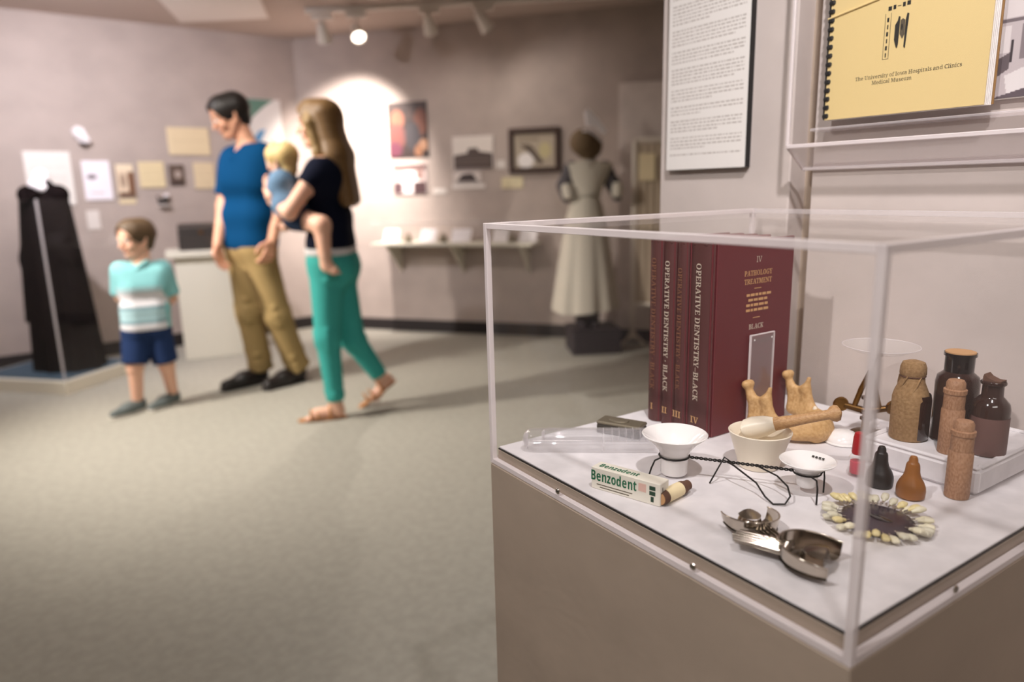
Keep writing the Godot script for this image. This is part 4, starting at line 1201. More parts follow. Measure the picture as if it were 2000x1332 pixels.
func brass_stand() -> void:
	var t := deck_thing("brass_stand", "small brass stand with round knobs and a shallow pan on top", "stand", -0.243, -0.422)
	var m: Material = M.brass
	part(t, "base", MB.new().lathe([Vector2(0.0, 0.0), Vector2(0.018, 0.0003), Vector2(0.019, 0.002), Vector2(0.016, 0.0042), Vector2(0.006, 0.006), Vector2(0.0, 0.0062)], 28), M.brass_dark)
	part(t, "post", MB.new().tube([Vector3(0, 0.005, 0), Vector3(0, 0.04, 0), Vector3(0.001, 0.085, -0.002)], [0.005, 0.0042, 0.0034], 10), m)
	part(t, "strut", MB.new().tube([Vector3(-0.013, 0.036, 0.008), Vector3(-0.007, 0.062, 0.004), Vector3(0.001, 0.086, -0.002)], [0.0034, 0.0036, 0.004], 10), m)
	part(t, "strut", MB.new().tube([Vector3(0.012, 0.036, -0.009), Vector3(0.006, 0.062, -0.005), Vector3(0.001, 0.086, -0.002)], [0.0034, 0.0036, 0.004], 10), m)
	part(t, "crossbar", MB.new().tube([Vector3(-0.022, 0.038, 0.016), Vector3(0.0, 0.032, 0.0), Vector3(0.022, 0.038, -0.018)], [0.004, 0.005, 0.004], 10), M.brass_dark)
	for s in [-1.0, 1.0]:
		var at := Vector3(s * 0.025, 0.039, -s * 0.019)
		part(t, "knob", MB.new().lathe([Vector2(0.0, -0.0035), Vector2(0.009, -0.003), Vector2(0.0102, 0.0), Vector2(0.009, 0.003), Vector2(0.0, 0.0035)], 20, Transform3D(Basis(Vector3.UP, -0.72) * Basis(Vector3(0, 0, 1), PI / 2), at)), m)
	for y in [0.022, 0.03, 0.05]:
		part(t, "collar", MB.new().lathe([Vector2(0.003, y - 0.002), Vector2(0.0074, y - 0.0015), Vector2(0.0074, y + 0.0015), Vector2(0.003, y + 0.002)], 16), M.brass_dark)
	part(t, "spindle", MB.new().tube([Vector3(0.001, 0.085, -0.002), Vector3(0.004, 0.108, -0.012)], 0.0014, 8), M.brass_dark)
	var pan := part(t, "pan", MB.new().lathe([Vector2(0.0, 0.107), Vector2(0.018, 0.1085), Vector2(0.034, 0.1125), Vector2(0.046, 0.1185), Vector2(0.046, 0.1192), Vector2(0.034, 0.1134), Vector2(0.018, 0.1095), Vector2(0.0, 0.108)], 40, Transform3D(Basis.IDENTITY, Vector3(0.004, 0, -0.014))), M.glass)
	part(pan, "pan_rim", MB.new().tube(ring_points(Vector3(0.004, 0.119, -0.014), 0.046, 40), 0.0005, 5, false, true), M.acrylic_edge)
	part(pan, "pan_hub", MB.new().lathe([Vector2(0.0, 0.1045), Vector2(0.004, 0.105), Vector2(0.003, 0.1085), Vector2(0.0, 0.109)], 14, Transform3D(Basis.IDENTITY, Vector3(0.004, 0, -0.014))), M.brass_dark)


# ------------------------------------------------------------------ pictures on the far walls
func wall_pictures() -> void:
	var dk := rgb(46, 31, 27)
	board("colour_photograph", "tall colour photograph of two people at work on the far wall", "photograph", false, 0.824, 1.16, 1.411, 1.827, M.black_edge, picture(84, 104, dk, [
		["r", 0, 0, 1, 0.12, rgb(60, 43, 38)], ["e", 0.24, 0.3, 0.2, 0.2, rgb(140, 84, 62)], ["e", 0.2, 0.62, 0.28, 0.26, rgb(104, 58, 52)], ["e", 0.12, 0.86, 0.24, 0.16, rgb(90, 40, 56)], ["e", 0.84, 0.36, 0.2, 0.28, rgb(112, 64, 46)], ["e", 0.62, 0.62, 0.22, 0.3, rgb(52, 46, 49)], ["e", 0.9, 0.78, 0.14, 0.12, rgb(168, 126, 98)], ["e", 0.76, 0.9, 0.12, 0.14, rgb(140, 96, 68)], ["r", 0.5, 0.12, 0.16, 0.2, rgb(70, 50, 44)]]))
	board("small_photograph", "small monochrome photograph of figures under the colour photograph", "photograph", false, 0.843, 1.136, 1.124, 1.355, M.card_white, picture(72, 60, rgb(196, 176, 172), [
		["r", 0.0, 0.0, 1.0, 0.2, rgb(120, 92, 88)], ["e", 0.5, 0.45, 0.36, 0.28, rgb(244, 236, 234)], ["r", 0.3, 0.5, 0.3, 0.5, rgb(240, 230, 230)], ["r", 0.0, 0.62, 0.26, 0.38, rgb(86, 62, 66)], ["r", 0.62, 0.6, 0.38, 0.4, rgb(76, 52, 54)], ["e", 0.8, 0.34, 0.12, 0.2, rgb(150, 120, 112)]]))
	board("building_photograph", "photograph of a long dark building against a white sky", "photograph", false, 1.367, 1.70, 1.301, 1.546, M.card_white, picture(96, 70, rgb(226, 216, 208), [
		["p", [Vector2(0.02, 1.0), Vector2(0.02, 0.56), Vector2(0.36, 0.5), Vector2(0.38, 0.36), Vector2(0.6, 0.34), Vector2(0.66, 0.46), Vector2(0.98, 0.52), Vector2(0.98, 1.0)], rgb(78, 62, 56)], ["r", 0.06, 0.7, 0.9, 0.05, rgb(104, 88, 80)], ["r", 0.06, 0.84, 0.9, 0.05, rgb(98, 82, 74)]]))
	board("small_photograph", "small photograph of a dark roof under the building photograph", "photograph", false, 1.364, 1.591, 1.2, 1.284, M.card_white, picture(72, 28, rgb(214, 202, 196), [["p", [Vector2(0.1, 0.9), Vector2(0.32, 0.2), Vector2(0.7, 0.1), Vector2(0.9, 0.9)], rgb(58, 44, 42)]]))
	board("caption_card", "narrow white caption under the dark roof photograph", "label card", false, 1.351, 1.62, 1.158, 1.19, M.card_white, text_rows(130, 16, rgb(236, 228, 222), rgb(170, 158, 150), 3, 0.1, 31), 0.006)
	board("caption_card", "small pale card between the building photograph and the framed picture", "label card", false, 1.722, 1.795, 1.296, 1.36, M.card_grey, null, 0.006)
	board("caption_card", "small pale card beside the monochrome figures", "label card", false, 1.185, 1.3, 1.12, 1.16, M.card_grey, null, 0.006)
	board("caption_card", "cream card under the dark-framed picture", "label card", false, 1.76, 1.931, 1.15, 1.234, M.card_cream, text_rows(90, 44, rgb(226, 214, 178), rgb(176, 160, 130), 6, 0.1, 33), 0.006)
	board("caption_card", "little pale pink card on the brightly lit wall", "label card", false, 0.6, 0.71, 1.7, 1.735, M.carton_pink, null, 0.006)
	# dark wooden frame
	var f := thing("framed_picture", "dark wooden framed picture beside the white uniform", "framed picture", back_at(2.028, 1.4225, 0.002), BACK_TURN)
	var fw := 0.402
	var fh := 0.327
	for q in [[Vector3(0, fh / 2 - 0.02, 0.014), Vector3(fw, 0.04, 0.028)], [Vector3(0, -fh / 2 + 0.02, 0.014), Vector3(fw, 0.04, 0.028)], [Vector3(fw / 2 - 0.02, 0, 0.014), Vector3(0.04, fh - 0.08, 0.028)], [Vector3(-fw / 2 + 0.02, 0, 0.014), Vector3(0.04, fh - 0.08, 0.028)]]:
		part(f, "frame_rail", MB.new().box(q[0], q[1], 0.006), M.frame_wood)
	part(f, "picture_sheet", sheet_quad(fw - 0.078, fh - 0.078, 0.008), picture(90, 70, rgb(178, 164, 146), [["e", 0.28, 0.78, 0.22, 0.26, rgb(244, 238, 236)], ["p", [Vector2(0.12, 0.3), Vector2(0.4, 0.32), Vector2(0.72, 0.86), Vector2(0.6, 0.9), Vector2(0.34, 0.52)], rgb(92, 78, 66)], ["e", 0.74, 0.5, 0.16, 0.26, rgb(196, 184, 140)], ["r", 0.12, 0.14, 0.5, 0.1, rgb(150, 136, 118)]]))
	part(f, "backing_board", MB.new().box(Vector3(0, 0, 0.003), Vector3(fw - 0.04, fh - 0.04, 0.006)), M.card_grey)
	board("poster", "white poster with a green corner behind the man in blue", "poster", true, 0.15, 0.43, 1.5, 1.89, M.card_white, picture(60, 84, rgb(226, 220, 216), [["p", [Vector2(0, 0), Vector2(0.8, 0), Vector2(0.5, 0.14), Vector2(0.2, 0.32), Vector2(0.06, 0.44), Vector2(0, 0.46)], rgb(96, 130, 116)], ["p", [Vector2(0.1, 0.8), Vector2(0.3, 0.62), Vector2(0.5, 0.58), Vector2(0.4, 0.74), Vector2(0.2, 0.96)], rgb(92, 146, 190)], ["e", 0.68, 0.84, 0.05, 0.04, rgb(200, 110, 96)]]))
	# the angled wall
	board("text_sheet", "large pale text sheet behind the black gown", "sign", true, 1.674, 1.949, 1.107, 1.471, M.card_grey, text_rows(120, 160, rgb(232, 226, 220), rgb(212, 204, 198), 20, 0.12, 41))
	board("white_sheet", "white sheet with one dark mark beside the black gown", "sign", true, 1.439, 1.613, 1.136, 1.409, M.card_white, picture(60, 90, rgb(244, 238, 246), [["e", 0.3, 0.4, 0.2, 0.07, rgb(120, 110, 116)], ["r", 0.2, 0.8, 0.5, 0.05, rgb(210, 202, 206)]]))
	board("portrait_picture", "cream and brown portrait picture above the striped boy", "picture", true, 1.286, 1.407, 1.15, 1.388, M.frame_wood, picture(48, 90, rgb(226, 204, 178), [["r", 0.66, 0.25, 0.34, 0.75, rgb(118, 78, 54)], ["r", 0.1, 0.86, 0.9, 0.14, rgb(104, 74, 56)], ["e", 0.34, 0.5, 0.2, 0.24, rgb(170, 146, 126)], ["r", 0.0, 0.0, 1.0, 0.2, rgb(236, 218, 190)]]))
	board("cream_panel", "cream text panel beside the portrait picture", "sign", true, 1.079, 1.252, 1.216, 1.403, M.card_cream, text_rows(90, 96, rgb(224, 206, 166), rgb(206, 186, 146), 12, 0.1, 43))
	board("cream_panel", "cream text panel hung highest on the angled wall", "sign", true, 0.732, 1.028, 1.455, 1.655, M.card_cream, text_rows(140, 96, rgb(226, 206, 170), rgb(206, 184, 148), 11, 0.08, 44))
	board("cream_panel", "cream text panel close to the blue sleeve", "sign", true, 0.72, 0.869, 1.202, 1.397, M.card_cream, text_rows(80, 96, rgb(222, 202, 168), rgb(202, 182, 148), 12, 0.1, 45))
	board("small_photograph", "small dark photograph between two cream panels", "photograph", true, 0.94, 1.045, 1.229, 1.381, M.black_edge, picture(40, 56, rgb(96, 78, 68), [["e", 0.55, 0.45, 0.28, 0.22, rgb(176, 160, 150)], ["r", 0.1, 0.78, 0.8, 0.22, rgb(70, 56, 50)]]))
	board("caption_card", "pale caption card low behind the gown", "label card", true, 1.544, 1.625, 0.93, 1.065, M.card_grey, null, 0.006)
	board("caption_card", "narrow cream caption under the portrait picture", "label card", true, 1.292, 1.405, 1.102, 1.138, M.card_cream, null, 0.006)
	# white nurse cap mounted on the wall
	var nc := thing("nurse_cap", "folded white nurse cap mounted above the pale text sheet", "cap", left_at(1.593, 1.568, 0.002), LEFT_TURN)
	part(nc, "cap_shadow", MB.new().box(Vector3(0.012, -0.05, 0.012), Vector3(0.05, 0.03, 0.024), 0.004, Basis(Vector3(0, 0, 1), -0.5)), M.frame_wood)  # brown block standing in for the shadow the cap casts
	part(nc, "cap_crown", MB.new().slab(PackedVector2Array([Vector2(-0.05, 0.05), Vector2(-0.02, 0.075), Vector2(0.02, 0.06), Vector2(0.052, -0.02), Vector2(0.03, -0.045), Vector2(-0.012, -0.03), Vector2(-0.045, 0.01)]), 0.004, 0.05), M.card_white)
	part(nc, "cap_fold", MB.new().tube([Vector3(-0.046, 0.02, 0.05), Vector3(-0.005, 0.0, 0.058), Vector3(0.05, -0.032, 0.05)], [0.008, 0.014, 0.007], 10), M.card_white)
	# small carved bird on a bracket
	var bd := thing("carved_bird", "tiny dark and white carved bird on a wall bracket", "carving", left_at(1.113, 1.09, 0.002), LEFT_TURN)
	part(bd, "bracket", MB.new().box(Vector3(0, -0.006, 0.03), Vector3(0.075, 0.012, 0.06), 0.002), M.card_grey)
	part(bd, "bird_body", net(MB.new(), [[Vector3(-0.022, 0.024, 0.03), Vector3(0.012, 0.03, 0.03), 0.02, 0.023, 0.02], [Vector3(0.012, 0.034, 0.03), Vector3(0.026, 0.058, 0.03), 0.014, 0.012, 0.02]], 0.005), M.relic_black)
	part(bd, "white_head", MB.new().ball(Vector3(0.026, 0.066, 0.03), Vector3(0.02, 0.016, 0.016), 14, 8), M.card_white)
	part(bd, "bird_tail", MB.new().tube([Vector3(-0.03, 0.036, 0.03), Vector3(-0.042, 0.07, 0.03)], [0.01, 0.004], 8), M.relic_black)


# ------------------------------------------------------------------ exhibits on the far floor
func exhibits() -> void:
	# platform with the black gown behind acrylic
	var P := Vector3(-2.67, 0, -4.11)
	var turn := -0.24
	var pf := thing("gown_platform", "low cream platform under the black gown", "platform", P, turn)
	part(pf, "platform_body", MB.new().box(Vector3(-0.36, 0.035, -0.3), Vector3(0.72, 0.07, 0.6), 0.002), M.platform_white)
	part(pf, "platform_top", MB.new().box(Vector3(-0.36, 0.076, -0.3), Vector3(0.72, 0.012, 0.6), 0.002), M.plinth_white)
	part(pf, "dark_carpet_inset", MB.new().box(Vector3(-0.36, 0.084, -0.3), Vector3(0.66, 0.006, 0.54), 0.001), M.platform_blue)
	var gd := thing("acrylic_guard", "clear acrylic corner guard in front of the black gown", "guard", P + Vector3(0, 0.082, 0), turn)
	part(gd, "front_pane", MB.new().box(Vector3(-0.34, 0.535, -0.012), Vector3(0.64, 1.07, 0.006)), M.acrylic)
	part(gd, "side_pane", MB.new().box(Vector3(-0.012, 0.535, -0.3), Vector3(0.006, 1.07, 0.56)), M.acrylic)
	part(gd, "corner_edge", MB.new().box(Vector3(-0.012, 0.535, -0.012), Vector3(0.012, 1.07, 0.012), 0.002), M.acrylic_frost)
	var gw := thing("gown_mannequin", "long black gown on a headless mannequin with a white neck", "mannequin", P + Vector3(-0.19, 0.087, -0.37), -0.2)
	part(gw, "gown", MB.new().sheet(26, 60, func(i, j):
		var a: float = TAU * j
		var y: float = 1.12 * (1.0 - i)
		var r: float = lerpf(0.145, 0.225, pow(i, 0.85)) * (1.0 if i > 0.05 else 0.6 + 8.0 * i)
		var fold: float = 1.0 + 0.05 * i * sin(a * 9.0 + 0.6) + 0.025 * i * sin(a * 17.0)
		return Vector3(cos(a) * r * fold, y, sin(a) * r * 0.72 * fold), Vector3(0, 0.55, 0)), M.gown_black)
	part(gw, "shoulder_yoke", net(MB.new(), [[Vector3(-0.11, 1.09, 0), Vector3(0.11, 1.09, 0), 0.06, 0.06, 0.05], [Vector3(0, 1.1, 0), Vector3(0, 1.16, 0), 0.075, 0.05, 0.05]], 0.012), M.gown_black)
	for s in [-1.0, 1.0]:
		part(gw, "sleeve", net(MB.new(), [[Vector3(s * 0.115, 1.07, 0), Vector3(s * 0.13, 0.7, 0.03), 0.05, 0.058, 0.04], [Vector3(s * 0.13, 0.7, 0.03), Vector3(s * 0.15, 0.3, 0.05), 0.058, 0.06, 0.04, false, 2]], 0.014), M.gown_black)
	part(gw, "mannequin_neck", net(MB.new(), [[Vector3(0, 1.12, 0), Vector3(0.005, 1.2, 0.0), 0.05, 0.045, 0.03], [Vector3(-0.03, 1.15, 0.03), Vector3(0.05, 1.13, 0.05), 0.03, 0.03, 0.03]], 0.01), M.card_white)
	part(gw, "hood", MB.new().tube([Vector3(-0.1, 1.13, 0.03), Vector3(-0.02, 1.04, 0.13), Vector3(0.06, 1.1, 0.09)], [0.018, 0.024, 0.016], 10), M.gown_black)
	# white pedestal with a dark relic under a cover
	var ped := thing("white_pedestal", "white pedestal with a ledge behind the striped boy", "pedestal", Vector3(-2.22, 0, -5.2), 0.42)
	part(ped, "pedestal_body", MB.new().box(Vector3(0, 0.365, 0), Vector3(0.4, 0.73, 0.34), 0.003), M.plinth_white)
	part(ped, "top_ledge", MB.new().box(Vector3(0, 0.75, 0), Vector3(0.5, 0.04, 0.42), 0.004), M.plinth_white)
	var pc := thing("acrylic_cover", "clear cover on the white pedestal", "display case", Vector3(-2.22, 0.7705, -5.2), 0.42)
	for q in [["front_pane", Vector3(0, 0.15, 0.165), Vector3(0.38, 0.3, 0.005)], ["side_pane", Vector3(-0.19, 0.15, 0), Vector3(0.005, 0.3, 0.325)], ["side_pane", Vector3(0.19, 0.15, 0), Vector3(0.005, 0.3, 0.325)], ["top_pane", Vector3(0, 0.3025, 0), Vector3(0.385, 0.005, 0.335)]]:
		part(pc, q[0], MB.new().box(q[1], q[2]), M.acrylic)
	var rl := thing("dark_instrument_case", "dark hinged instrument case under the pedestal cover", "case", Vector3(-2.22, 0.771, -5.2), 0.42)
	part(rl, "case_body", MB.new().box(Vector3(-0.01, 0.06, 0.0), Vector3(0.3, 0.12, 0.2), 0.01), M.relic_black)
	var rlid := part(rl, "case_lid", MB.new().box(Vector3(-0.01, 0.145, -0.02), Vector3(0.3, 0.05, 0.2), 0.012, Basis(Vector3.RIGHT, 0.15)), M.relic_black)
	part(rlid, "clasp", MB.new().box(Vector3(-0.01, 0.125, 0.1), Vector3(0.03, 0.03, 0.008), 0.002), M.brass_dark)
	# wall shelf case with papers
	var sh := thing("wall_display_shelf", "long clear display shelf with pale papers along the far wall", "shelf", back_at(1.42, 0.0, 0.0), BACK_TURN)
	part(sh, "shelf_board", MB.new().box(Vector3(0, 0.742, 0.15), Vector3(1.32, 0.02, 0.3), 0.003), M.plinth_white)
	part(sh, "front_pane", MB.new().box(Vector3(0, 0.83, 0.298), Vector3(1.32, 0.15, 0.005)), M.acrylic)
	part(sh, "top_pane", MB.new().box(Vector3(0, 0.906, 0.15), Vector3(1.32, 0.005, 0.3)), M.acrylic)
	part(sh, "front_edge", MB.new().box(Vector3(0, 0.906, 0.298), Vector3(1.32, 0.008, 0.008), 0.001), M.acrylic_frost)
	for x in [-0.55, 0.0, 0.55]:
		part(sh, "bracket", MB.new().slab(PackedVector2Array([Vector2(0.004, 0.73), Vector2(0.26, 0.73), Vector2(0.004, 0.5)]), -0.008, 0.008, Transform3D(Basis(Vector3(0, 0, 1), Vector3.UP, Vector3(-1, 0, 0)), Vector3(x, 0, 0))), M.plinth_white)
	var cards := [[-0.98, 0.13, "white paper at the brightly lit end of the far shelf"], [-0.66, 0.13, "white paper second along the far shelf"], [-0.38, 0.16, "white paper third along the far shelf, beside the acrylic cover corner"], [-0.06, 0.12, "white paper fourth along the far shelf"], [0.16, 0.13, "white paper fifth along the far shelf, beside the white uniform"]]
	for q in cards:
		var cd := thing("shelf_paper", q[2], "paper", back_at(1.85 + q[0], 0.7525, 0.13), BACK_TURN, "papers on the far shelf")
		part(cd, "sheet", MB.new().box(Vector3(0, 0.05, 0.02), Vector3(q[1], 0.11, 0.003), 0.0, Basis(Vector3.RIGHT, -0.5)), M.card_white)
		part(cd, "stand", MB.new().box(Vector3(0, 0.03, -0.015), Vector3(q[1] * 0.5, 0.06, 0.003), 0.0, Basis(Vector3.RIGHT, 0.5)), M.card_grey)
	for q in [[-0.82, "small rounded relic between the first papers on the far shelf"], [-0.52, "small rounded relic between the second and third papers on the far shelf"], [0.04, "small rounded relic between the fourth and fifth papers on the far shelf"]]:
		var sr := thing("shelf_relic", q[1], "relic", back_at(1.85 + q[0], 0.7525, 0.18), BACK_TURN, "small relics on the far shelf")
		part(sr, "relic_body", MB.new().lathe([Vector2(0, 0), Vector2(0.03, 0.002), Vector2(0.036, 0.02), Vector2(0.025, 0.045), Vector2(0.014, 0.055), Vector2(0.014, 0.07), Vector2(0.0, 0.071)], 20), M.tin_grey)
	uniform()
	# folding screen and the tall panel behind it
	var tp := thing("tall_panel", "tall plain panel against the far wall behind the hospital screen", "panel", back_at(2.98, 0.0, 0.06), BACK_TURN)
	part(tp, "panel_sheet", MB.new().box(Vector3(0, 0.975, 0), Vector3(0.62, 1.75, 0.04), 0.004), M.partition_paint)
	part(tp, "panel_foot", MB.new().box(Vector3(0, 0.05, 0), Vector3(0.62, 0.1, 0.05), 0.004), M.rubber_base)
	var sc := thing("hospital_screen", "white tube-framed hospital screen with cloth panels by the uniform", "screen", Vector3(0.86, 0, -5.04), -0.32)
	for x in [0.012, 0.5]:
		part(sc, "upright", MB.new().tube([Vector3(x, 0.06, 0), Vector3(x, 1.45, 0)], 0.016, 10), M.enamel_white)
		part(sc, "foot", MB.new().tube([Vector3(x, 0.13, 0), Vector3(x - 0.03, 0.07, 0.02), Vector3(x - 0.085, 0.012, 0.05)], 0.013, 8), M.enamel_white)
		part(sc, "foot", MB.new().tube([Vector3(x, 0.13, 0), Vector3(x + 0.03, 0.07, -0.02), Vector3(x + 0.085, 0.012, -0.05)], 0.013, 8), M.enamel_white)
	for y in [0.32, 1.45]:
		part(sc, "rail", MB.new().tube([Vector3(0.012, y, 0), Vector3(0.5, y, 0)], 0.014, 10), M.enamel_white)
	part(sc, "cloth_panel", MB.new().sheet(12, 40, func(i, j): return Vector3(0.03 + j * 0.45, 1.43 - i * 1.1, 0.012 * sin(j * 60.0) * (0.4 + 0.6 * sin(i * PI)))), M.screen_cloth)
	part(sc, "paper_notice", MB.new().box(Vector3(0.1, 1.27, 0.02), Vector3(0.11, 0.18, 0.003)), M.card_cream)


func uniform() -> void:
	var G := Vector3(0.578, 0, -4.98)
	var pl := thing("black_plinth", "low black plinth under the white uniform", "plinth", G, 0.1)
	part(pl, "plinth_body", MB.new().box(Vector3(0, 0.085, 0), Vector3(0.34, 0.17, 0.3), 0.004), M.plinth_black)
	part(pl, "plinth_top", MB.new().box(Vector3(0, 0.174, 0), Vector3(0.345, 0.008, 0.305), 0.003), M.plinth_black)
	var t := thing("uniform_mannequin", "mannequin in a long white nurse uniform with a winged cap", "mannequin", G + Vector3(0, 0.179, 0), 0.12)
	part(t, "stockings", net(MB.new(), [[Vector3(-0.08, 0.02, 0), Vector3(-0.075, 0.2, 0), 0.045, 0.055, 0.03, false, 1], [Vector3(-0.0, 0.02, 0), Vector3(-0.005, 0.2, 0), 0.045, 0.055, 0.03, false, 1], [Vector3(-0.08, 0.02, 0), Vector3(-0.085, 0.02, 0.07), 0.03, 0.025, 0.03], [Vector3(0, 0.02, 0), Vector3(0.005, 0.02, 0.07), 0.03, 0.025, 0.03]], 0.012, [[Vector3.ZERO, Vector3(0, -1, 0)]]), M.stocking_dark)
	part(t, "skirt", MB.new().sheet(22, 72, func(i, j):
		var a: float = TAU * j
		var r: float = lerpf(0.092, 0.232, pow(i, 0.72))
		var fold: float = 1.0 + 0.05 * i * sin(a * 8.0 + 0.3) + 0.03 * i * sin(a * 13.0 + 1.0)
		return Vector3(-0.05 + cos(a) * r * fold, 0.9 - i * 0.78 + 0.012 * i * sin(a * 2.0), sin(a) * r * 0.8 * fold), Vector3(-0.05, 0.5, 0)), M.apron_white)
	part(t, "waistband", MB.new().lathe([Vector2(0.093, 0.885), Vector2(0.096, 0.89), Vector2(0.096, 0.925), Vector2(0.092, 0.93)], 30, Transform3D(Basis.IDENTITY, Vector3(-0.05, 0, 0)), 0.8), M.apron_white)
	part(t, "bodice", net(MB.new(), [[Vector3(-0.09, 0.92, 0), Vector3(-0.01, 0.92, 0), 0.065, 0.065, 0.05], [Vector3(-0.11, 1.06, 0.0), Vector3(0.03, 1.06, 0.0), 0.075, 0.075, 0.05], [Vector3(-0.04, 1.08, 0), Vector3(-0.035, 1.14, -0.01), 0.07, 0.04, 0.05]], 0.011), M.apron_white)
	for s in [-1.0, 1.0]:
		part(t, "sleeve", net(MB.new(), [[Vector3(-0.035 + s * 0.115, 1.09, 0), Vector3(-0.03 + s * 0.17, 0.98, 0.0), 0.052, 0.046, 0.03], [Vector3(-0.03 + s * 0.17, 0.98, 0.0), Vector3(-0.015 + s * 0.175, 0.9, 0.03), 0.046, 0.036, 0.03]], 0.011), M.sleeve_blue)
		part(t, "cuff", MB.new().tube([Vector3(-0.018 + s * 0.178, 0.985, 0.05), Vector3(-0.015 + s * 0.172, 0.945, 0.06), Vector3(-0.012 + s * 0.166, 0.9, 0.066)], [0.034, 0.04, 0.036], 14), M.apron_white)
	part(t, "apron_bib", MB.new().sheet(10, 17, func(i, j):
		var w: float = lerpf(0.158, 0.09, pow(i, 0.8))
		var q: float = 2.0 * j - 1.0
		var dip: float = maxf(0.0, 1.0 - absf(q) * 4.5) * 0.05 * (1.0 - i)
		return Vector3(-0.03 - 0.018 * i + q * w, lerpf(1.135 - 0.012 * absf(q), 0.915, i) - dip, 0.092 - 0.035 * q * q)), M.apron_white)
	part(t, "apron_back", MB.new().sheet(6, 9, func(i, j): return Vector3(-0.04 + (j - 0.5) * lerpf(0.26, 0.15, i), lerpf(1.12, 0.9, i), -0.085 + 0.02 * absf(2.0 * j - 1.0))), M.apron_white)
	part(t, "mannequin_head", net(MB.new(), [[Vector3(-0.075, 1.262, 0.02), Vector3(-0.015, 1.235, -0.02), 0.088, 0.084, 0.04], [Vector3(-0.035, 1.13, 0), Vector3(-0.04, 1.2, 0), 0.035, 0.04, 0.04]], 0.011), M.wicker)
	part(t, "winged_cap", MB.new().slab(PackedVector2Array([Vector2(-0.062, 1.305), Vector2(-0.07, 1.405), Vector2(-0.045, 1.425), Vector2(-0.012, 1.385), Vector2(0.03, 1.34), Vector2(0.072, 1.27), Vector2(0.05, 1.255), Vector2(0.0, 1.3)]), 0.0, 0.02, Transform3D(Basis(Vector3.RIGHT, -0.25), Vector3(0, 0.09, 0.39))), M.card_white)
	part(t, "cap_band", MB.new().tube([Vector3(-0.085, 1.325, 0.07), Vector3(-0.02, 1.32, 0.06), Vector3(0.05, 1.27, 0.02)], [0.014, 0.018, 0.014], 10), M.card_white)


# ------------------------------------------------------------------ people
func hand(w: Vector3, d: Vector3, palm: Vector3, thumb: Vector3, s: float, curl: float) -> Array:
	# wrist, direction of the fingers, the way the palm faces, the thumb's side
	d = d.normalized()
	palm = (palm - d * palm.dot(d)).normalized()
	thumb = (thumb - d * thumb.dot(d) - palm * palm.dot(thumb)).normalized()
	var out := []
	var len_ := [0.07, 0.079, 0.073, 0.057]
	for i in 4:
		var off := thumb * (0.031 - 0.0205 * i) * s
		var kn := w + d * (0.088 - 0.004 * absf(i - 1.2)) * s + off
		out.append([w + off * 0.55, kn, 0.0135 * s, 0.0105 * s, 0.008 * s])
		var l: float = len_[i] * s
		var c := curl * (1.0 + 0.15 * i)
		var d1 := (d * cos(c * 0.55) + palm * sin(c * 0.55)).normalized()
		var d2 := (d * cos(c * 1.3) + palm * sin(c * 1.3)).normalized()
		var d3 := (d * cos(c * 1.9) + palm * sin(c * 1.9)).normalized()
		var a := kn + d1 * l * 0.48
		var b := a + d2 * l * 0.3
		out.append([kn, a, 0.0098 * s, 0.0088 * s, 0.003 * s])
		out.append([a, b, 0.0088 * s, 0.008 * s, 0.003 * s])
		out.append([b, b + d3 * l * 0.24, 0.008 * s, 0.0068 * s, 0.003 * s])
	var t0 := w + d * 0.022 * s + thumb * 0.026 * s
	var t1 := t0 + (d * 0.6 + thumb * 0.75 + palm * 0.25).normalized() * 0.042 * s
	var t2 := t1 + (d * 0.9 + thumb * 0.25 + palm * 0.3).normalized() * 0.032 * s
	out.append([t0, t1, 0.0145 * s, 0.0108 * s, 0.008 * s])
	out.append([t1, t2, 0.0105 * s, 0.008 * s, 0.003 * s])
	out.append([t2, t2 + (d + palm * 0.2).normalized() * 0.018 * s, 0.008 * s, 0.007 * s, 0.003 * s])
	return out


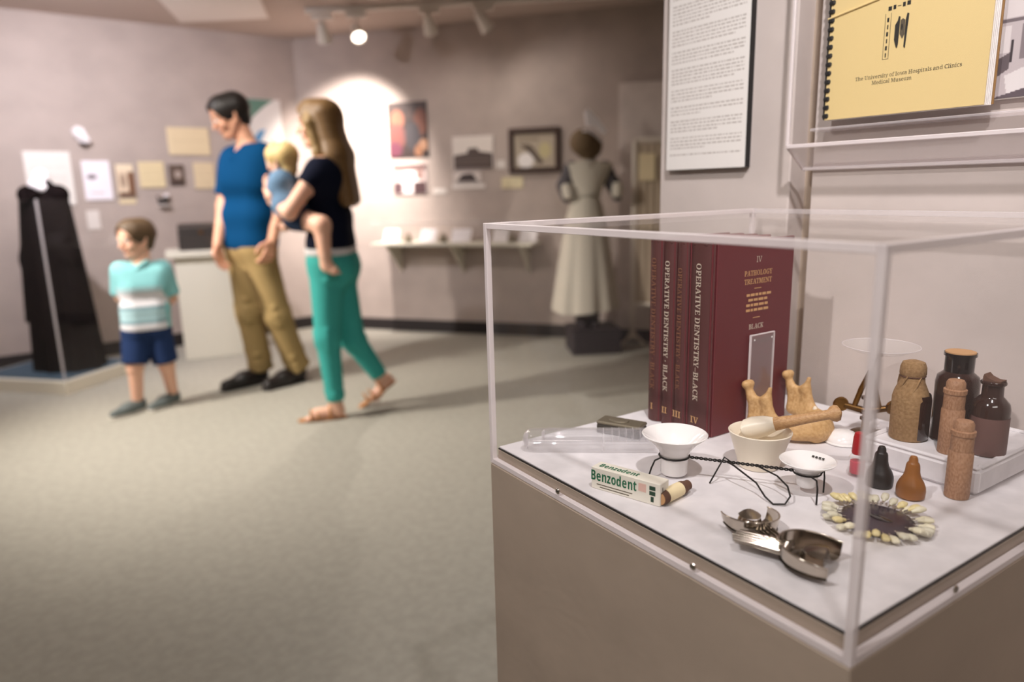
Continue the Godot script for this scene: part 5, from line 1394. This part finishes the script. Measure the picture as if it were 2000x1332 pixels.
func head_bones(H: Vector3, f: Vector3, u: Vector3, h: float, neck: Vector3) -> Array:
	f = f.normalized()
	u = (u - f * u.dot(f)).normalized()
	var s := f.cross(u)
	var out := [
		[H + u * 0.12 * h - f * 0.13 * h, H + u * 0.13 * h + f * 0.08 * h, 0.345 * h, 0.335 * h, 0.05 * h],
		[H - u * 0.08 * h + f * 0.15 * h, H - u * 0.3 * h + f * 0.2 * h, 0.27 * h, 0.17 * h, 0.06 * h],
		[H - u * 0.42 * h + f * 0.27 * h, H - u * 0.4 * h + f * 0.29 * h, 0.085 * h, 0.085 * h, 0.06 * h],
		[H + f * 0.4 * h - u * 0.0 * h, H + f * 0.475 * h - u * 0.15 * h, 0.03 * h, 0.046 * h, 0.04 * h],
		[H + f * 0.36 * h + u * 0.06 * h - s * 0.15 * h, H + f * 0.36 * h + u * 0.06 * h + s * 0.15 * h, 0.06 * h, 0.06 * h, 0.05 * h],
		[H + f * 0.38 * h - u * 0.26 * h - s * 0.06 * h, H + f * 0.38 * h - u * 0.26 * h + s * 0.06 * h, 0.035 * h, 0.035 * h, 0.03 * h],
		[H - u * 0.22 * h - f * 0.1 * h, neck, 0.2 * h, 0.23 * h, 0.08 * h]]
	for k in [-1.0, 1.0]:
		out.append([H - u * 0.14 * h + s * k * 0.21 * h, H - u * 0.4 * h + f * 0.2 * h + s * k * 0.09 * h, 0.12 * h, 0.09 * h, 0.06 * h])
		out.append([H + f * 0.3 * h - u * 0.13 * h + s * k * 0.17 * h, H + f * 0.26 * h - u * 0.18 * h + s * k * 0.16 * h, 0.09 * h, 0.09 * h, 0.05 * h])
		out.append([H + u * 0.02 * h + s * k * 0.345 * h - f * 0.04 * h, H - u * 0.15 * h + s * k * 0.325 * h - f * 0.01 * h, 0.045 * h, 0.03 * h, 0.015 * h])
	return out


func face_parts(t: Node3D, H: Vector3, f: Vector3, u: Vector3, h: float, brow: Material) -> void:
	f = f.normalized()
	u = (u - f * u.dot(f)).normalized()
	var s := f.cross(u)
	for k in [-1.0, 1.0]:
		var e: Vector3 = H + f * 0.375 * h + s * k * 0.15 * h - u * 0.01 * h
		var w := part(t, "eye", MB.new().ball(e, Vector3.ONE * 0.052 * h, 12, 8), M.eye_white)
		part(w, "pupil", MB.new().ball(e + f * 0.034 * h, Vector3.ONE * 0.026 * h, 10, 6), M.eye_dark)
		part(t, "eyebrow", MB.new().tube([H + f * 0.405 * h + s * k * 0.07 * h + u * 0.09 * h, H + f * 0.405 * h + s * k * 0.16 * h + u * 0.115 * h, H + f * 0.36 * h + s * k * 0.23 * h + u * 0.09 * h], [0.014 * h, 0.018 * h, 0.01 * h], 6), brow)
	part(t, "mouth", MB.new().tube([H + f * 0.375 * h - u * 0.262 * h - s * 0.1 * h, H + f * 0.415 * h - u * 0.265 * h, H + f * 0.375 * h - u * 0.262 * h + s * 0.1 * h], [0.012 * h, 0.026 * h, 0.012 * h], 8), M.lip)


func hair_cap(H: Vector3, f: Vector3, u: Vector3, h: float, thick: float, low: float) -> Array:
	f = f.normalized()
	u = (u - f * u.dot(f)).normalized()
	return [
		[H + u * 0.14 * h - f * 0.15 * h, H + u * 0.16 * h + f * 0.09 * h, (0.345 + thick) * h, (0.335 + thick) * h, 0.04 * h],
		[H - u * (0.02 + low * 0.4) * h - f * 0.2 * h, H + u * 0.1 * h - f * 0.16 * h, 0.25 * h, 0.34 * h, 0.05 * h],
		[H - u * 0.16 * h + f * 0.36 * h, H + u * 0.02 * h + f * 0.4 * h, 0.36 * h, 0.3 * h, 0.02, true]]


func legs(J: Dictionary, th: float, kn: float, an: float, side: String) -> Array:
	return [[J["hip" + side], J["kn" + side], th, kn, 0.03], [J["kn" + side], J["an" + side], kn * 0.97, an, 0.02]]


func shoe(t: Node3D, called: String, heel: Vector3, toe: Vector3, s: float, upper: Material, sole: Material) -> void:
	var d := toe - heel
	d.y = 0.0
	d = d.normalized()
	var side := d.cross(Vector3.UP)
	var g: float = minf(heel.y, toe.y)
	var a := Vector3(heel.x, g, heel.z)
	var b := a + d * 0.2 * s
	var up := part(t, called, net(MB.new(), [[a + Vector3.UP * 0.045 * s, a.lerp(b, 0.5) + Vector3.UP * 0.042 * s, 0.04 * s, 0.04 * s, 0.03 * s], [a.lerp(b, 0.45) + Vector3.UP * 0.036 * s, b + Vector3.UP * 0.028 * s, 0.042 * s, 0.03 * s, 0.03 * s], [a + Vector3.UP * 0.05 * s, a + Vector3.UP * 0.085 * s, 0.04 * s, 0.038 * s, 0.02 * s, false, 2]], 0.008 * s, [[a + Vector3.UP * 0.012 * s, Vector3.DOWN]]), upper)
	part(up, "sole", net(MB.new(), [[a + Vector3.UP * 0.01 * s, a.lerp(b, 0.5) + Vector3.UP * 0.01 * s, 0.041 * s, 0.04 * s, 0.01 * s], [a.lerp(b, 0.5) + Vector3.UP * 0.01 * s, b + Vector3.UP * 0.01 * s, 0.043 * s, 0.034 * s, 0.01 * s]], 0.007 * s, [[a + Vector3.UP * 0.001, Vector3.DOWN], [a + Vector3.UP * 0.017 * s, Vector3.UP]]), sole)
	part(up, "lace", MB.new().tube([a.lerp(b, 0.45) + side * 0.02 * s + Vector3.UP * 0.074 * s, a.lerp(b, 0.5) + Vector3.UP * 0.082 * s, a.lerp(b, 0.45) - side * 0.02 * s + Vector3.UP * 0.074 * s], 0.003 * s, 6), sole)


func people() -> void:
	man()
	woman()
	baby()
	boy()


func folds(a: Vector3, b: Vector3, ra: float, rb: float, where: Array) -> Array:
	# slanting creases on a cloth tube: short thick ridges half sunk into it, on the side that faces the room
	var out := []
	var side := (b - a).normalized().cross(Vector3(0.25, 0, 1)).normalized()
	var front := side.cross((b - a).normalized()).normalized()
	if front.z < 0.0:
		front = -front
	for q in where:
		var m := a.lerp(b, q[0])
		var rr: float = lerpf(ra, rb, q[0])
		var tilt: Vector3 = (b - a).normalized() * float(q[1]) * rr * 0.7
		var w := rr * 0.1
		out.append([m - side * (rr - w * 0.6) + tilt, m + front * (rr - w * 0.5) * 0.98, w, w * 1.4, 0.018])
		out.append([m + front * (rr - w * 0.5) * 0.98, m + side * (rr - w * 0.6) - tilt, w * 1.4, w, 0.018])
	return out


func man() -> void:
	var t := thing("person", "man in a blue polo shirt and khaki trousers looking down", "person", Vector3(-1.503, 0, -4.282))
	var J := {
		"head": Vector3(-0.075, 1.592, 0.03), "neck": Vector3(-0.0, 1.43, 0.0), "shR": Vector3(-0.125, 1.365, -0.08), "shL": Vector3(0.12, 1.37, 0.1),
		"elR": Vector3(-0.185, 1.085, -0.02), "wrR": Vector3(-0.2, 0.865, 0.1), "elL": Vector3(0.172, 1.06, 0.06), "wrL": Vector3(0.14, 0.885, 0.16),
		"hipR": Vector3(-0.105, 0.83, -0.03), "hipL": Vector3(0.02, 0.83, 0.06), "knR": Vector3(-0.085, 0.452, 0.02), "anR": Vector3(-0.06, 0.09, -0.02),
		"knL": Vector3(0.1, 0.43, 0.06), "anL": Vector3(0.17, 0.09, -0.02)}
	var f := Vector3(-0.78, -0.36, 0.5).normalized()
	var u := Vector3.UP
	var h := 0.236
	var fw := Vector3(-0.62, 0, 0.78)
	var torso := [
		[J.shR + Vector3(0.03, -0.03, 0.02), J.shL + Vector3(-0.03, -0.03, -0.03), 0.085, 0.085, 0.06],
		[Vector3(-0.07, 1.23, -0.03), Vector3(0.06, 1.23, 0.05), 0.118, 0.118, 0.07],
		[Vector3(-0.08, 1.02, -0.02), Vector3(0.035, 1.02, 0.05), 0.11, 0.11, 0.07],
		[Vector3(-0.09, 0.88, -0.02), Vector3(0.02, 0.88, 0.05), 0.105, 0.105, 0.06]]
	var mb := MB.new()
	net(mb, torso + [[J.neck, Vector3(-0.005, 1.35, 0.0), 0.058, 0.075, 0.04],
		[J.shR, J.elR, 0.052, 0.043, 0.03], [J.elR, J.wrR, 0.042, 0.028, 0.02], [J.shL, J.elL, 0.052, 0.043, 0.03], [J.elL, J.wrL, 0.042, 0.028, 0.02]] + legs(J, 0.085, 0.06, 0.042, "R") + legs(J, 0.085, 0.06, 0.042, "L"), 0.013)
	net(mb, head_bones(J.head, f, u, h, J.neck + Vector3(0, -0.01, 0)), 0.0055)
	net(mb, hand(J.wrR, Vector3(0.1, -1, 0.12), Vector3(0.7, 0, 0.2), Vector3(-0.5, -0.2, 0.9), 1.0, 0.5), 0.0042)
	net(mb, hand(J.wrL, Vector3(-0.25, -1, 0.35), Vector3(-0.6, 0, -0.4), Vector3(-0.5, 0.0, 0.8), 1.0, 0.7), 0.0042)
	part(t, "body", mb, M.skin)
	face_parts(t, J.head, f, u, h, M.hair_black)
	part(t, "hair", net(MB.new(), hair_cap(J.head, f, u, h, 0.05, 0.3), 0.0065), M.hair_black)
	var shirt := []
	for q in torso:
		shirt.append([q[0], q[1], q[2] + 0.014, q[3] + 0.014, q[4]])
	shirt.append([J.shR, J.shR.lerp(J.elR, 0.78), 0.062, 0.068, 0.03, false, 2])
	shirt.append([J.shL, J.shL.lerp(J.elL, 0.8), 0.062, 0.068, 0.03, false, 2])
	shirt.append([J.neck + Vector3(0, -0.06, 0), J.neck + Vector3(0, -0.012, 0), 0.085, 0.066, 0.04, false, 2])
	shirt.append([J.neck + fw * 0.075, J.neck + fw * 0.085 + Vector3(0, -0.05, 0), 0.034, 0.01, 0.02, true])
	var sm := part(t, "polo_shirt", net(MB.new(), shirt, 0.011, [[Vector3(0, 0.835, 0), Vector3.DOWN]]), M.polo_blue)
	var c := J.neck as Vector3
	var right := fw.cross(Vector3.UP)
	for s in [-1.0, 1.0]:
		part(sm, "collar", MB.new().tube([c - fw * 0.06 + Vector3(0, 0.0, 0), c + right * s * 0.062 + Vector3(0, -0.012, 0), c + fw * 0.045 + right * s * 0.045 + Vector3(0, -0.035, 0), c + fw * 0.085 + right * s * 0.03 + Vector3(0, -0.075, 0)], [0.014, 0.015, 0.015, 0.009], 8), M.polo_blue)
	part(sm, "placket", MB.new().box(c + fw * 0.118 + Vector3(0, -0.13, 0), Vector3(0.026, 0.11, 0.006), 0.002, Basis(right, Vector3.UP, -fw).orthonormalized()), M.polo_blue)
	var tr := [[Vector3(-0.092, 0.85, -0.02), Vector3(0.02, 0.85, 0.05), 0.108, 0.108, 0.05],
		[J.hipR, J.knR, 0.097, 0.078, 0.04], [J.knR, J.anR + Vector3(0, -0.005, 0), 0.076, 0.072, 0.03, false, 2], [J.hipL, J.knL, 0.097, 0.078, 0.04], [J.knL, J.anL + Vector3(0, -0.005, 0), 0.076, 0.072, 0.03, false, 2]]
	tr += folds(J.hipR, J.knR, 0.097, 0.078, [[0.12, 0.5], [0.8, -0.4], [0.95, 0.3]]) + folds(J.hipL, J.knL, 0.097, 0.078, [[0.15, -0.5], [0.85, 0.4], [0.97, -0.3]]) + folds(J.knR, J.anR, 0.076, 0.072, [[0.1, -0.4], [0.7, 0.4], [0.86, -0.35], [0.97, 0.2]]) + folds(J.knL, J.anL, 0.076, 0.072, [[0.08, 0.4], [0.72, -0.4], [0.88, 0.3], [0.98, -0.2]])
	part(t, "khaki_trousers", net(MB.new(), tr, 0.012, [[Vector3(0, 0.9, 0), Vector3.UP]]), M.khaki)
	shoe(t, "shoe", Vector3(-0.07, 0.0, -0.02), Vector3(-0.22, 0.0, 0.16), 1.15, M.shoe_black, M.shoe_black)
	shoe(t, "shoe", Vector3(0.165, 0.0, -0.03), Vector3(0.05, 0.0, 0.14), 1.15, M.shoe_black, M.shoe_black)


func woman() -> void:
	var t := thing("person", "woman with long blond hair and teal trousers carrying the baby", "person", Vector3(-0.948, 0, -3.622))
	var J := {
		"head": Vector3(0.03, 1.478, -0.008), "neck": Vector3(0.055, 1.345, -0.012), "shL": Vector3(0.055, 1.275, 0.125), "shR": Vector3(0.045, 1.275, -0.15),
		"elL": Vector3(-0.09, 1.065, 0.2), "wrL": Vector3(-0.2, 1.12, 0.1), "elR": Vector3(-0.06, 1.03, -0.17), "wrR": Vector3(-0.185, 0.985, 0.0),
		"hipL": Vector3(0.035, 0.8, 0.062), "hipR": Vector3(0.04, 0.8, -0.085), "knL": Vector3(0.012, 0.433, 0.08), "anL": Vector3(0.026, 0.085, 0.07),
		"knR": Vector3(0.105, 0.39, -0.07), "anR": Vector3(0.232, 0.145, -0.15)}
	var f := Vector3(-1, -0.05, 0.12).normalized()
	var u := Vector3(0.0, 1, 0)
	var h := 0.222
	var torso := [
		[J.shL + Vector3(0.012, -0.03, -0.03), J.shR + Vector3(0.012, -0.03, 0.03), 0.066, 0.066, 0.05],
		[Vector3(0.05, 1.2, 0.07), Vector3(0.05, 1.2, -0.09), 0.088, 0.088, 0.06],
		[Vector3(0.0, 1.17, 0.06), Vector3(0.0, 1.17, -0.07), 0.06, 0.06, 0.05],
		[Vector3(0.055, 1.03, 0.045), Vector3(0.055, 1.03, -0.065), 0.086, 0.086, 0.06],
		[Vector3(0.045, 0.9, 0.05), Vector3(0.045, 0.9, -0.07), 0.1, 0.1, 0.06]]
	var mb := MB.new()
	net(mb, torso + [[J.neck, Vector3(0.06, 1.28, -0.012), 0.045, 0.065, 0.04], [J.shL, J.elL, 0.044, 0.037, 0.03], [J.elL, J.wrL, 0.037, 0.025, 0.02], [J.shR, J.elR, 0.044, 0.037, 0.03], [J.elR, J.wrR, 0.037, 0.025, 0.02]] + legs(J, 0.085, 0.055, 0.036, "L") + legs(J, 0.085, 0.055, 0.036, "R"), 0.012)
	# feet
	var toL := Vector3(-0.125, 0.022, 0.115)
	net(mb, [[J.anL, Vector3(0.035, 0.04, 0.068), 0.036, 0.032, 0.02], [Vector3(0.035, 0.04, 0.068), Vector3(-0.07, 0.034, 0.1), 0.03, 0.03, 0.02]] + toes(Vector3(-0.07, 0.03, 0.1), Vector3(-0.95, -0.1, 0.26), 0.9), 0.0055)
	net(mb, [[J.anR, Vector3(0.255, 0.14, -0.165), 0.034, 0.031, 0.02], [Vector3(0.255, 0.135, -0.165), Vector3(0.19, 0.05, -0.14), 0.03, 0.03, 0.02]] + toes(Vector3(0.19, 0.045, -0.14), Vector3(-0.9, -0.22, 0.3), 0.8), 0.0055)
	net(mb, head_bones(J.head, f, u, h, J.neck + Vector3(0.005, -0.02, 0)), 0.0055)
	net(mb, hand(J.wrL, Vector3(-0.25, 0.75, -0.75), Vector3(0.9, 0.2, 0.2), Vector3(0.2, 0.6, 0.6), 0.9, 0.35), 0.0042)
	net(mb, hand(J.wrR, Vector3(0.55, -0.05, 0.85), Vector3(0, 1, 0), Vector3(-0.85, 0.1, 0.4), 0.9, 0.35), 0.0042)
	part(t, "body", mb, M.skin_fair)
	face_parts(t, J.head, f, u, h, M.hair_brown)
	var H: Vector3 = J.head
	var strands := hair_cap(H, f, u, h, 0.06, 0.6)
	for k in [-1.0, 0.0, 1.0]:
		var z: float = k * 0.06
		strands.append([H + Vector3(0.035, 0.03, z), H + Vector3(0.085, -0.15, z * 1.35), 0.062, 0.056, 0.04])
		strands.append([H + Vector3(0.085, -0.15, z * 1.35), H + Vector3(0.125, -0.36, z * 1.1), 0.056, 0.042, 0.04])
	part(t, "long_hair", net(MB.new(), strands, 0.0075), M.hair_long)
	for k in 4:
		var z: float = 0.1 - 0.012 * k
		var x: float = 0.026 * k
		part(t, "front_lock", net(MB.new(), [[H + Vector3(-0.03 + x * 0.9, 0.085 - 0.004 * k, 0.05), H + Vector3(-0.022 + x, 0.0, z), 0.02, 0.026, 0.02], [H + Vector3(-0.022 + x, 0.0, z), H + Vector3(0.012 + x, -0.14, z + 0.006), 0.026, 0.025, 0.02], [H + Vector3(0.012 + x, -0.14, z + 0.006), H + Vector3(0.055 + x * 0.8, -0.3 - 0.012 * k, z), 0.025, 0.008, 0.02]], 0.0065), M.hair_lock if k < 2 else M.hair_long)
	var top := []
	for q in torso:
		top.append([q[0], q[1], q[2] + 0.011, q[3] + 0.011, q[4]])
	top.append([J.shL, J.shL.lerp(J.elL, 0.42), 0.053, 0.056, 0.03, false, 2])
	top.append([J.shR, J.shR.lerp(J.elR, 0.42), 0.053, 0.056, 0.03, false, 2])
	part(t, "navy_top", net(MB.new(), top, 0.011, [[Vector3(0, 0.875, 0), Vector3.DOWN], [Vector3(0, 1.315, 0), Vector3.UP]]), M.navy_top)
	part(t, "white_undershirt", net(MB.new(), [[Vector3(0.045, 0.9, 0.05), Vector3(0.045, 0.9, -0.07), 0.108, 0.108, 0.06], [Vector3(0.04, 0.82, 0.05), Vector3(0.04, 0.82, -0.07), 0.107, 0.107, 0.06]], 0.011, [[Vector3(0, 0.845, 0), Vector3.DOWN], [Vector3(0, 0.885, 0), Vector3.UP]]), M.knit_white)
	var tr := [[Vector3(0.045, 0.82, 0.045), Vector3(0.045, 0.82, -0.075), 0.108, 0.108, 0.05], [Vector3(0.085, 0.77, 0.04), Vector3(0.085, 0.77, -0.08), 0.085, 0.085, 0.05],
		[J.hipL, J.knL, 0.094, 0.063, 0.04], [J.knL, J.anL + Vector3(0, 0.01, 0), 0.062, 0.046, 0.03, false, 2], [J.hipR, J.knR, 0.094, 0.063, 0.04], [J.knR, J.anR.lerp(J.knR, 0.1), 0.062, 0.046, 0.03, false, 2]]
	tr += folds(J.hipL, J.knL, 0.094, 0.063, [[0.2, 0.5], [0.88, -0.35], [0.97, 0.3]]) + folds(J.knL, J.anL, 0.062, 0.046, [[0.06, -0.3], [0.14, 0.3], [0.85, 0.3]]) + folds(J.knR, J.anR, 0.062, 0.046, [[0.05, 0.3], [0.16, -0.3]])
	part(t, "teal_trousers", net(MB.new(), tr, 0.011, [[Vector3(0, 0.865, 0), Vector3.UP]]), M.teal_trousers)
	# sandals
	for q in [[Vector3(0.05, 0.006, 0.062), Vector3(-0.135, 0.006, 0.115), 0.0], [Vector3(0.275, 0.115, -0.17), Vector3(0.125, 0.012, -0.115), 1.0]]:
		var a: Vector3 = q[0]
		var b: Vector3 = q[1]
		var d := (b - a).normalized()
		var side := d.cross(Vector3.UP).normalized()
		var nrm := side.cross(d)
		var sd := part(t, "sandal", net(MB.new(), [[a, a.lerp(b, 0.45), 0.034, 0.036, 0.01], [a.lerp(b, 0.45), b, 0.038, 0.032, 0.01]], 0.006, [[a + nrm * 0.004, nrm], [a - nrm * 0.006, -nrm]]), M.sandal_tan)
		for w in [0.3, 0.62, 0.8]:
			var m := a.lerp(b, w)
			var tall: float = 0.075 if w < 0.4 else 0.048
			part(sd, "strap", MB.new().tube([m - side * 0.038 + nrm * 0.006, m - side * 0.033 + nrm * tall * 0.7, m + nrm * tall, m + side * 0.033 + nrm * tall * 0.7, m + side * 0.038 + nrm * 0.006], 0.0065, 8), M.sandal_tan)


func toes(at: Vector3, d: Vector3, s: float) -> Array:
	d = d.normalized()
	var side := d.cross(Vector3.UP).normalized()
	var out := []
	for i in 5:
		var o := side * (-0.026 + 0.013 * i) * s
		out.append([at + o * 0.8, at + o + d * (0.062 - 0.007 * absf(i - 1)) * s + Vector3(0, -0.012 * s, 0), 0.014 * s, 0.0085 * s, 0.006 * s])
	return out


func baby() -> void:
	var t := thing("person", "baby with blond hair in a light denim shirt on the woman's arm", "person", Vector3(-0.948, 0, -3.622))
	var H := Vector3(-0.142, 1.305, 0.075)
	var f := Vector3(-0.9, -0.1, -0.25).normalized()
	var h := 0.165
	var mb := MB.new()
	var hipN := Vector3(-0.055, 1.03, 0.13)
	var knN := Vector3(0.058, 1.0, 0.2)
	var anN := Vector3(0.066, 0.85, 0.215)
	var trunk := [[Vector3(-0.14, 1.2, 0.055), Vector3(-0.14, 1.2, 0.115), 0.057, 0.057, 0.04], [Vector3(-0.12, 1.1, 0.045), Vector3(-0.12, 1.1, 0.12), 0.067, 0.067, 0.04], [Vector3(-0.085, 1.035, 0.03), Vector3(-0.085, 1.035, 0.12), 0.056, 0.056, 0.04]]
	net(mb, trunk + [[Vector3(-0.14, 1.25, 0.08), Vector3(-0.14, 1.2, 0.08), 0.036, 0.04, 0.03], [hipN, knN, 0.05, 0.043, 0.03], [knN, anN, 0.042, 0.03, 0.02], [Vector3(-0.1, 1.03, 0.02), Vector3(-0.03, 1.0, -0.05), 0.048, 0.042, 0.03],
		[Vector3(-0.15, 1.2, 0.125), Vector3(-0.19, 1.14, 0.13), 0.028, 0.025, 0.02], [Vector3(-0.19, 1.14, 0.13), Vector3(-0.225, 1.17, 0.085), 0.025, 0.018, 0.02], [Vector3(-0.15, 1.2, 0.04), Vector3(-0.13, 1.18, -0.05), 0.028, 0.025, 0.02]], 0.01)
	net(mb, [[anN, Vector3(0.07, 0.805, 0.212), 0.03, 0.026, 0.02], [Vector3(0.068, 0.81, 0.21), Vector3(0.105, 0.785, 0.215), 0.024, 0.022, 0.02]] + toes(Vector3(0.105, 0.788, 0.215), Vector3(0.9, -0.4, 0.1), 0.5), 0.0045)
	net(mb, head_bones(H, f, Vector3.UP, h, Vector3(-0.14, 1.235, 0.08)), 0.005)
	net(mb, hand(Vector3(-0.225, 1.17, 0.085), Vector3(-0.2, 0.8, -0.4), Vector3(0.8, 0, 0), Vector3(0, 0.3, 0.9), 0.5, 0.5), 0.0032)
	part(t, "body", mb, M.skin_fair)
	face_parts(t, H, f, Vector3.UP, h, M.hair_blond)
	part(t, "hair", net(MB.new(), hair_cap(H, f, Vector3.UP, h, 0.05, 0.6), 0.006), M.hair_blond)
	var sh := []
	for q in trunk:
		sh.append([q[0], q[1], q[2] + 0.009, q[3] + 0.009, q[4]])
	sh.append([Vector3(-0.15, 1.2, 0.125), Vector3(-0.18, 1.155, 0.13), 0.036, 0.036, 0.02, false, 2])
	part(t, "denim_shirt", net(MB.new(), sh, 0.009, [[Vector3(0, 1.045, 0), Vector3.DOWN]]), M.denim_light)
	part(t, "dark_shorts", net(MB.new(), [[Vector3(-0.09, 1.05, 0.035), Vector3(-0.09, 1.05, 0.12), 0.066, 0.066, 0.04], [hipN + Vector3(-0.02, 0, 0), hipN.lerp(knN, 0.3), 0.06, 0.058, 0.03, false, 2], [Vector3(-0.1, 1.03, 0.02), Vector3(-0.06, 1.01, -0.02), 0.058, 0.054, 0.03, false, 2]], 0.009, [[Vector3(0, 1.085, 0), Vector3.UP]]), M.denim_dark)


func boy() -> void:
	var t := thing("person", "boy in a striped teal polo and navy shorts, hands behind his back", "person", Vector3(-2.033, 0, -3.779))
	var J := {
		"head": Vector3(0.056, 0.935, -0.03), "neck": Vector3(0.062, 0.825, -0.035), "shR": Vector3(-0.035, 0.775, 0.01), "shL": Vector3(0.15, 0.77, -0.085),
		"elR": Vector3(-0.065, 0.625, -0.03), "wrR": Vector3(-0.02, 0.54, -0.12), "elL": Vector3(0.155, 0.6, -0.13), "wrL": Vector3(0.08, 0.535, -0.16),
		"hipR": Vector3(0.0, 0.42, 0.0), "hipL": Vector3(0.095, 0.42, -0.05), "knR": Vector3(-0.005, 0.255, 0.04), "anR": Vector3(-0.025, 0.07, 0.025),
		"knL": Vector3(0.118, 0.24, -0.055), "anL": Vector3(0.11, 0.075, -0.1)}
	var f := Vector3(-0.5, -0.08, 0.86).normalized()
	var h := 0.2
	var torso := [
		[J.shR + Vector3(0.025, -0.02, -0.01), J.shL + Vector3(-0.02, -0.02, 0.01), 0.05, 0.05, 0.04],
		[Vector3(0.02, 0.68, -0.01), Vector3(0.1, 0.68, -0.055), 0.072, 0.072, 0.04],
		[Vector3(0.018, 0.56, -0.008), Vector3(0.092, 0.56, -0.05), 0.072, 0.072, 0.04],
		[Vector3(0.015, 0.47, -0.004), Vector3(0.088, 0.47, -0.045), 0.072, 0.072, 0.04]]
	var mb := MB.new()
	net(mb, torso + [[J.neck, Vector3(0.06, 0.77, -0.036), 0.036, 0.048, 0.03], [J.shR, J.elR, 0.034, 0.029, 0.02], [J.elR, J.wrR, 0.028, 0.021, 0.02], [J.shL, J.elL, 0.034, 0.029, 0.02], [J.elL, J.wrL, 0.028, 0.021, 0.02]] + legs(J, 0.056, 0.041, 0.03, "R") + legs(J, 0.056, 0.041, 0.03, "L"), 0.01)
	net(mb, head_bones(J.head, f, Vector3.UP, h, J.neck + Vector3(0, -0.01, 0)), 0.005)
	net(mb, hand(J.wrR, Vector3(0.9, -0.2, -0.3), Vector3(0, 0, -1), Vector3(0, 1, 0), 0.62, 0.6), 0.0036)
	net(mb, hand(J.wrL, Vector3(-0.9, -0.1, 0.1), Vector3(0, 0, -1), Vector3(0, 1, 0), 0.62, 0.6), 0.0036)
	part(t, "body", mb, M.skin_fair)
	face_parts(t, J.head, f, Vector3.UP, h, M.hair_brown)
	part(t, "hair", net(MB.new(), hair_cap(J.head, f, Vector3.UP, h, 0.055, 0.3), 0.006), M.hair_brown)
	var shirt := []
	for q in torso:
		shirt.append([q[0], q[1], q[2] + 0.011, q[3] + 0.011, q[4]])
	shirt.append([J.shR, J.shR.lerp(J.elR, 0.85), 0.044, 0.052, 0.02, false, 2])
	shirt.append([J.shL, J.shL.lerp(J.elL, 0.85), 0.044, 0.052, 0.02, false, 2])
	var teal := rgb(134, 198, 203).srgb_to_linear()
	var white := rgb(222, 220, 226).srgb_to_linear()
	var grey := rgb(120, 150, 160).srgb_to_linear()
	var pale := rgb(172, 206, 214).srgb_to_linear()
	var sm := MB.new()
	sm.tinted = true
	net(sm, shirt, 0.0085, [[Vector3(0, 0.448, 0), Vector3.DOWN]], func(p: Vector3) -> Color:
		if p.y > 0.685 or p.x < -0.052 or p.x > 0.168:
			return teal
		if p.y > 0.66:
			return pale
		if p.y > 0.585:
			return white
		if p.y > 0.562:
			return grey
		if p.y > 0.505:
			return pale
		if p.y > 0.488:
			return grey
		return white)
	var sp := part(t, "striped_polo", sm, M.polo_striped)
	var c: Vector3 = J.neck
	var fw := Vector3(-0.48, 0, 0.88)
	var right := fw.cross(Vector3.UP)
	for s in [-1.0, 1.0]:
		var cm := MB.new().tube([c - fw * 0.042, c + right * s * 0.046 + Vector3(0, -0.012, 0), c + fw * 0.03 + right * s * 0.036 + Vector3(0, -0.03, 0), c + fw * 0.062 + right * s * 0.022 + Vector3(0, -0.058, 0)], [0.011, 0.012, 0.012, 0.007], 8)
		cm.tinted = true
		for i in cm.c.size():
			cm.c[i] = teal
		part(sp, "collar", cm, M.polo_striped)
	part(t, "navy_shorts", net(MB.new(), [[Vector3(0.012, 0.45, -0.003), Vector3(0.088, 0.45, -0.045), 0.079, 0.079, 0.03], [J.hipR, J.hipR.lerp(J.knR, 0.92), 0.072, 0.066, 0.02, false, 2], [J.hipL, J.hipL.lerp(J.knL, 0.92), 0.072, 0.066, 0.02, false, 2]], 0.0095, [[Vector3(0, 0.5, 0), Vector3.UP]]), M.shorts_navy)
	shoe(t, "shoe", Vector3(-0.02, 0.0, 0.015), Vector3(-0.08, 0.0, 0.14), 0.78, M.shoe_grey, M.sole_white)
	shoe(t, "shoe", Vector3(0.11, 0.0, -0.11), Vector3(0.06, 0.0, 0.02), 0.78, M.shoe_grey, M.sole_white)
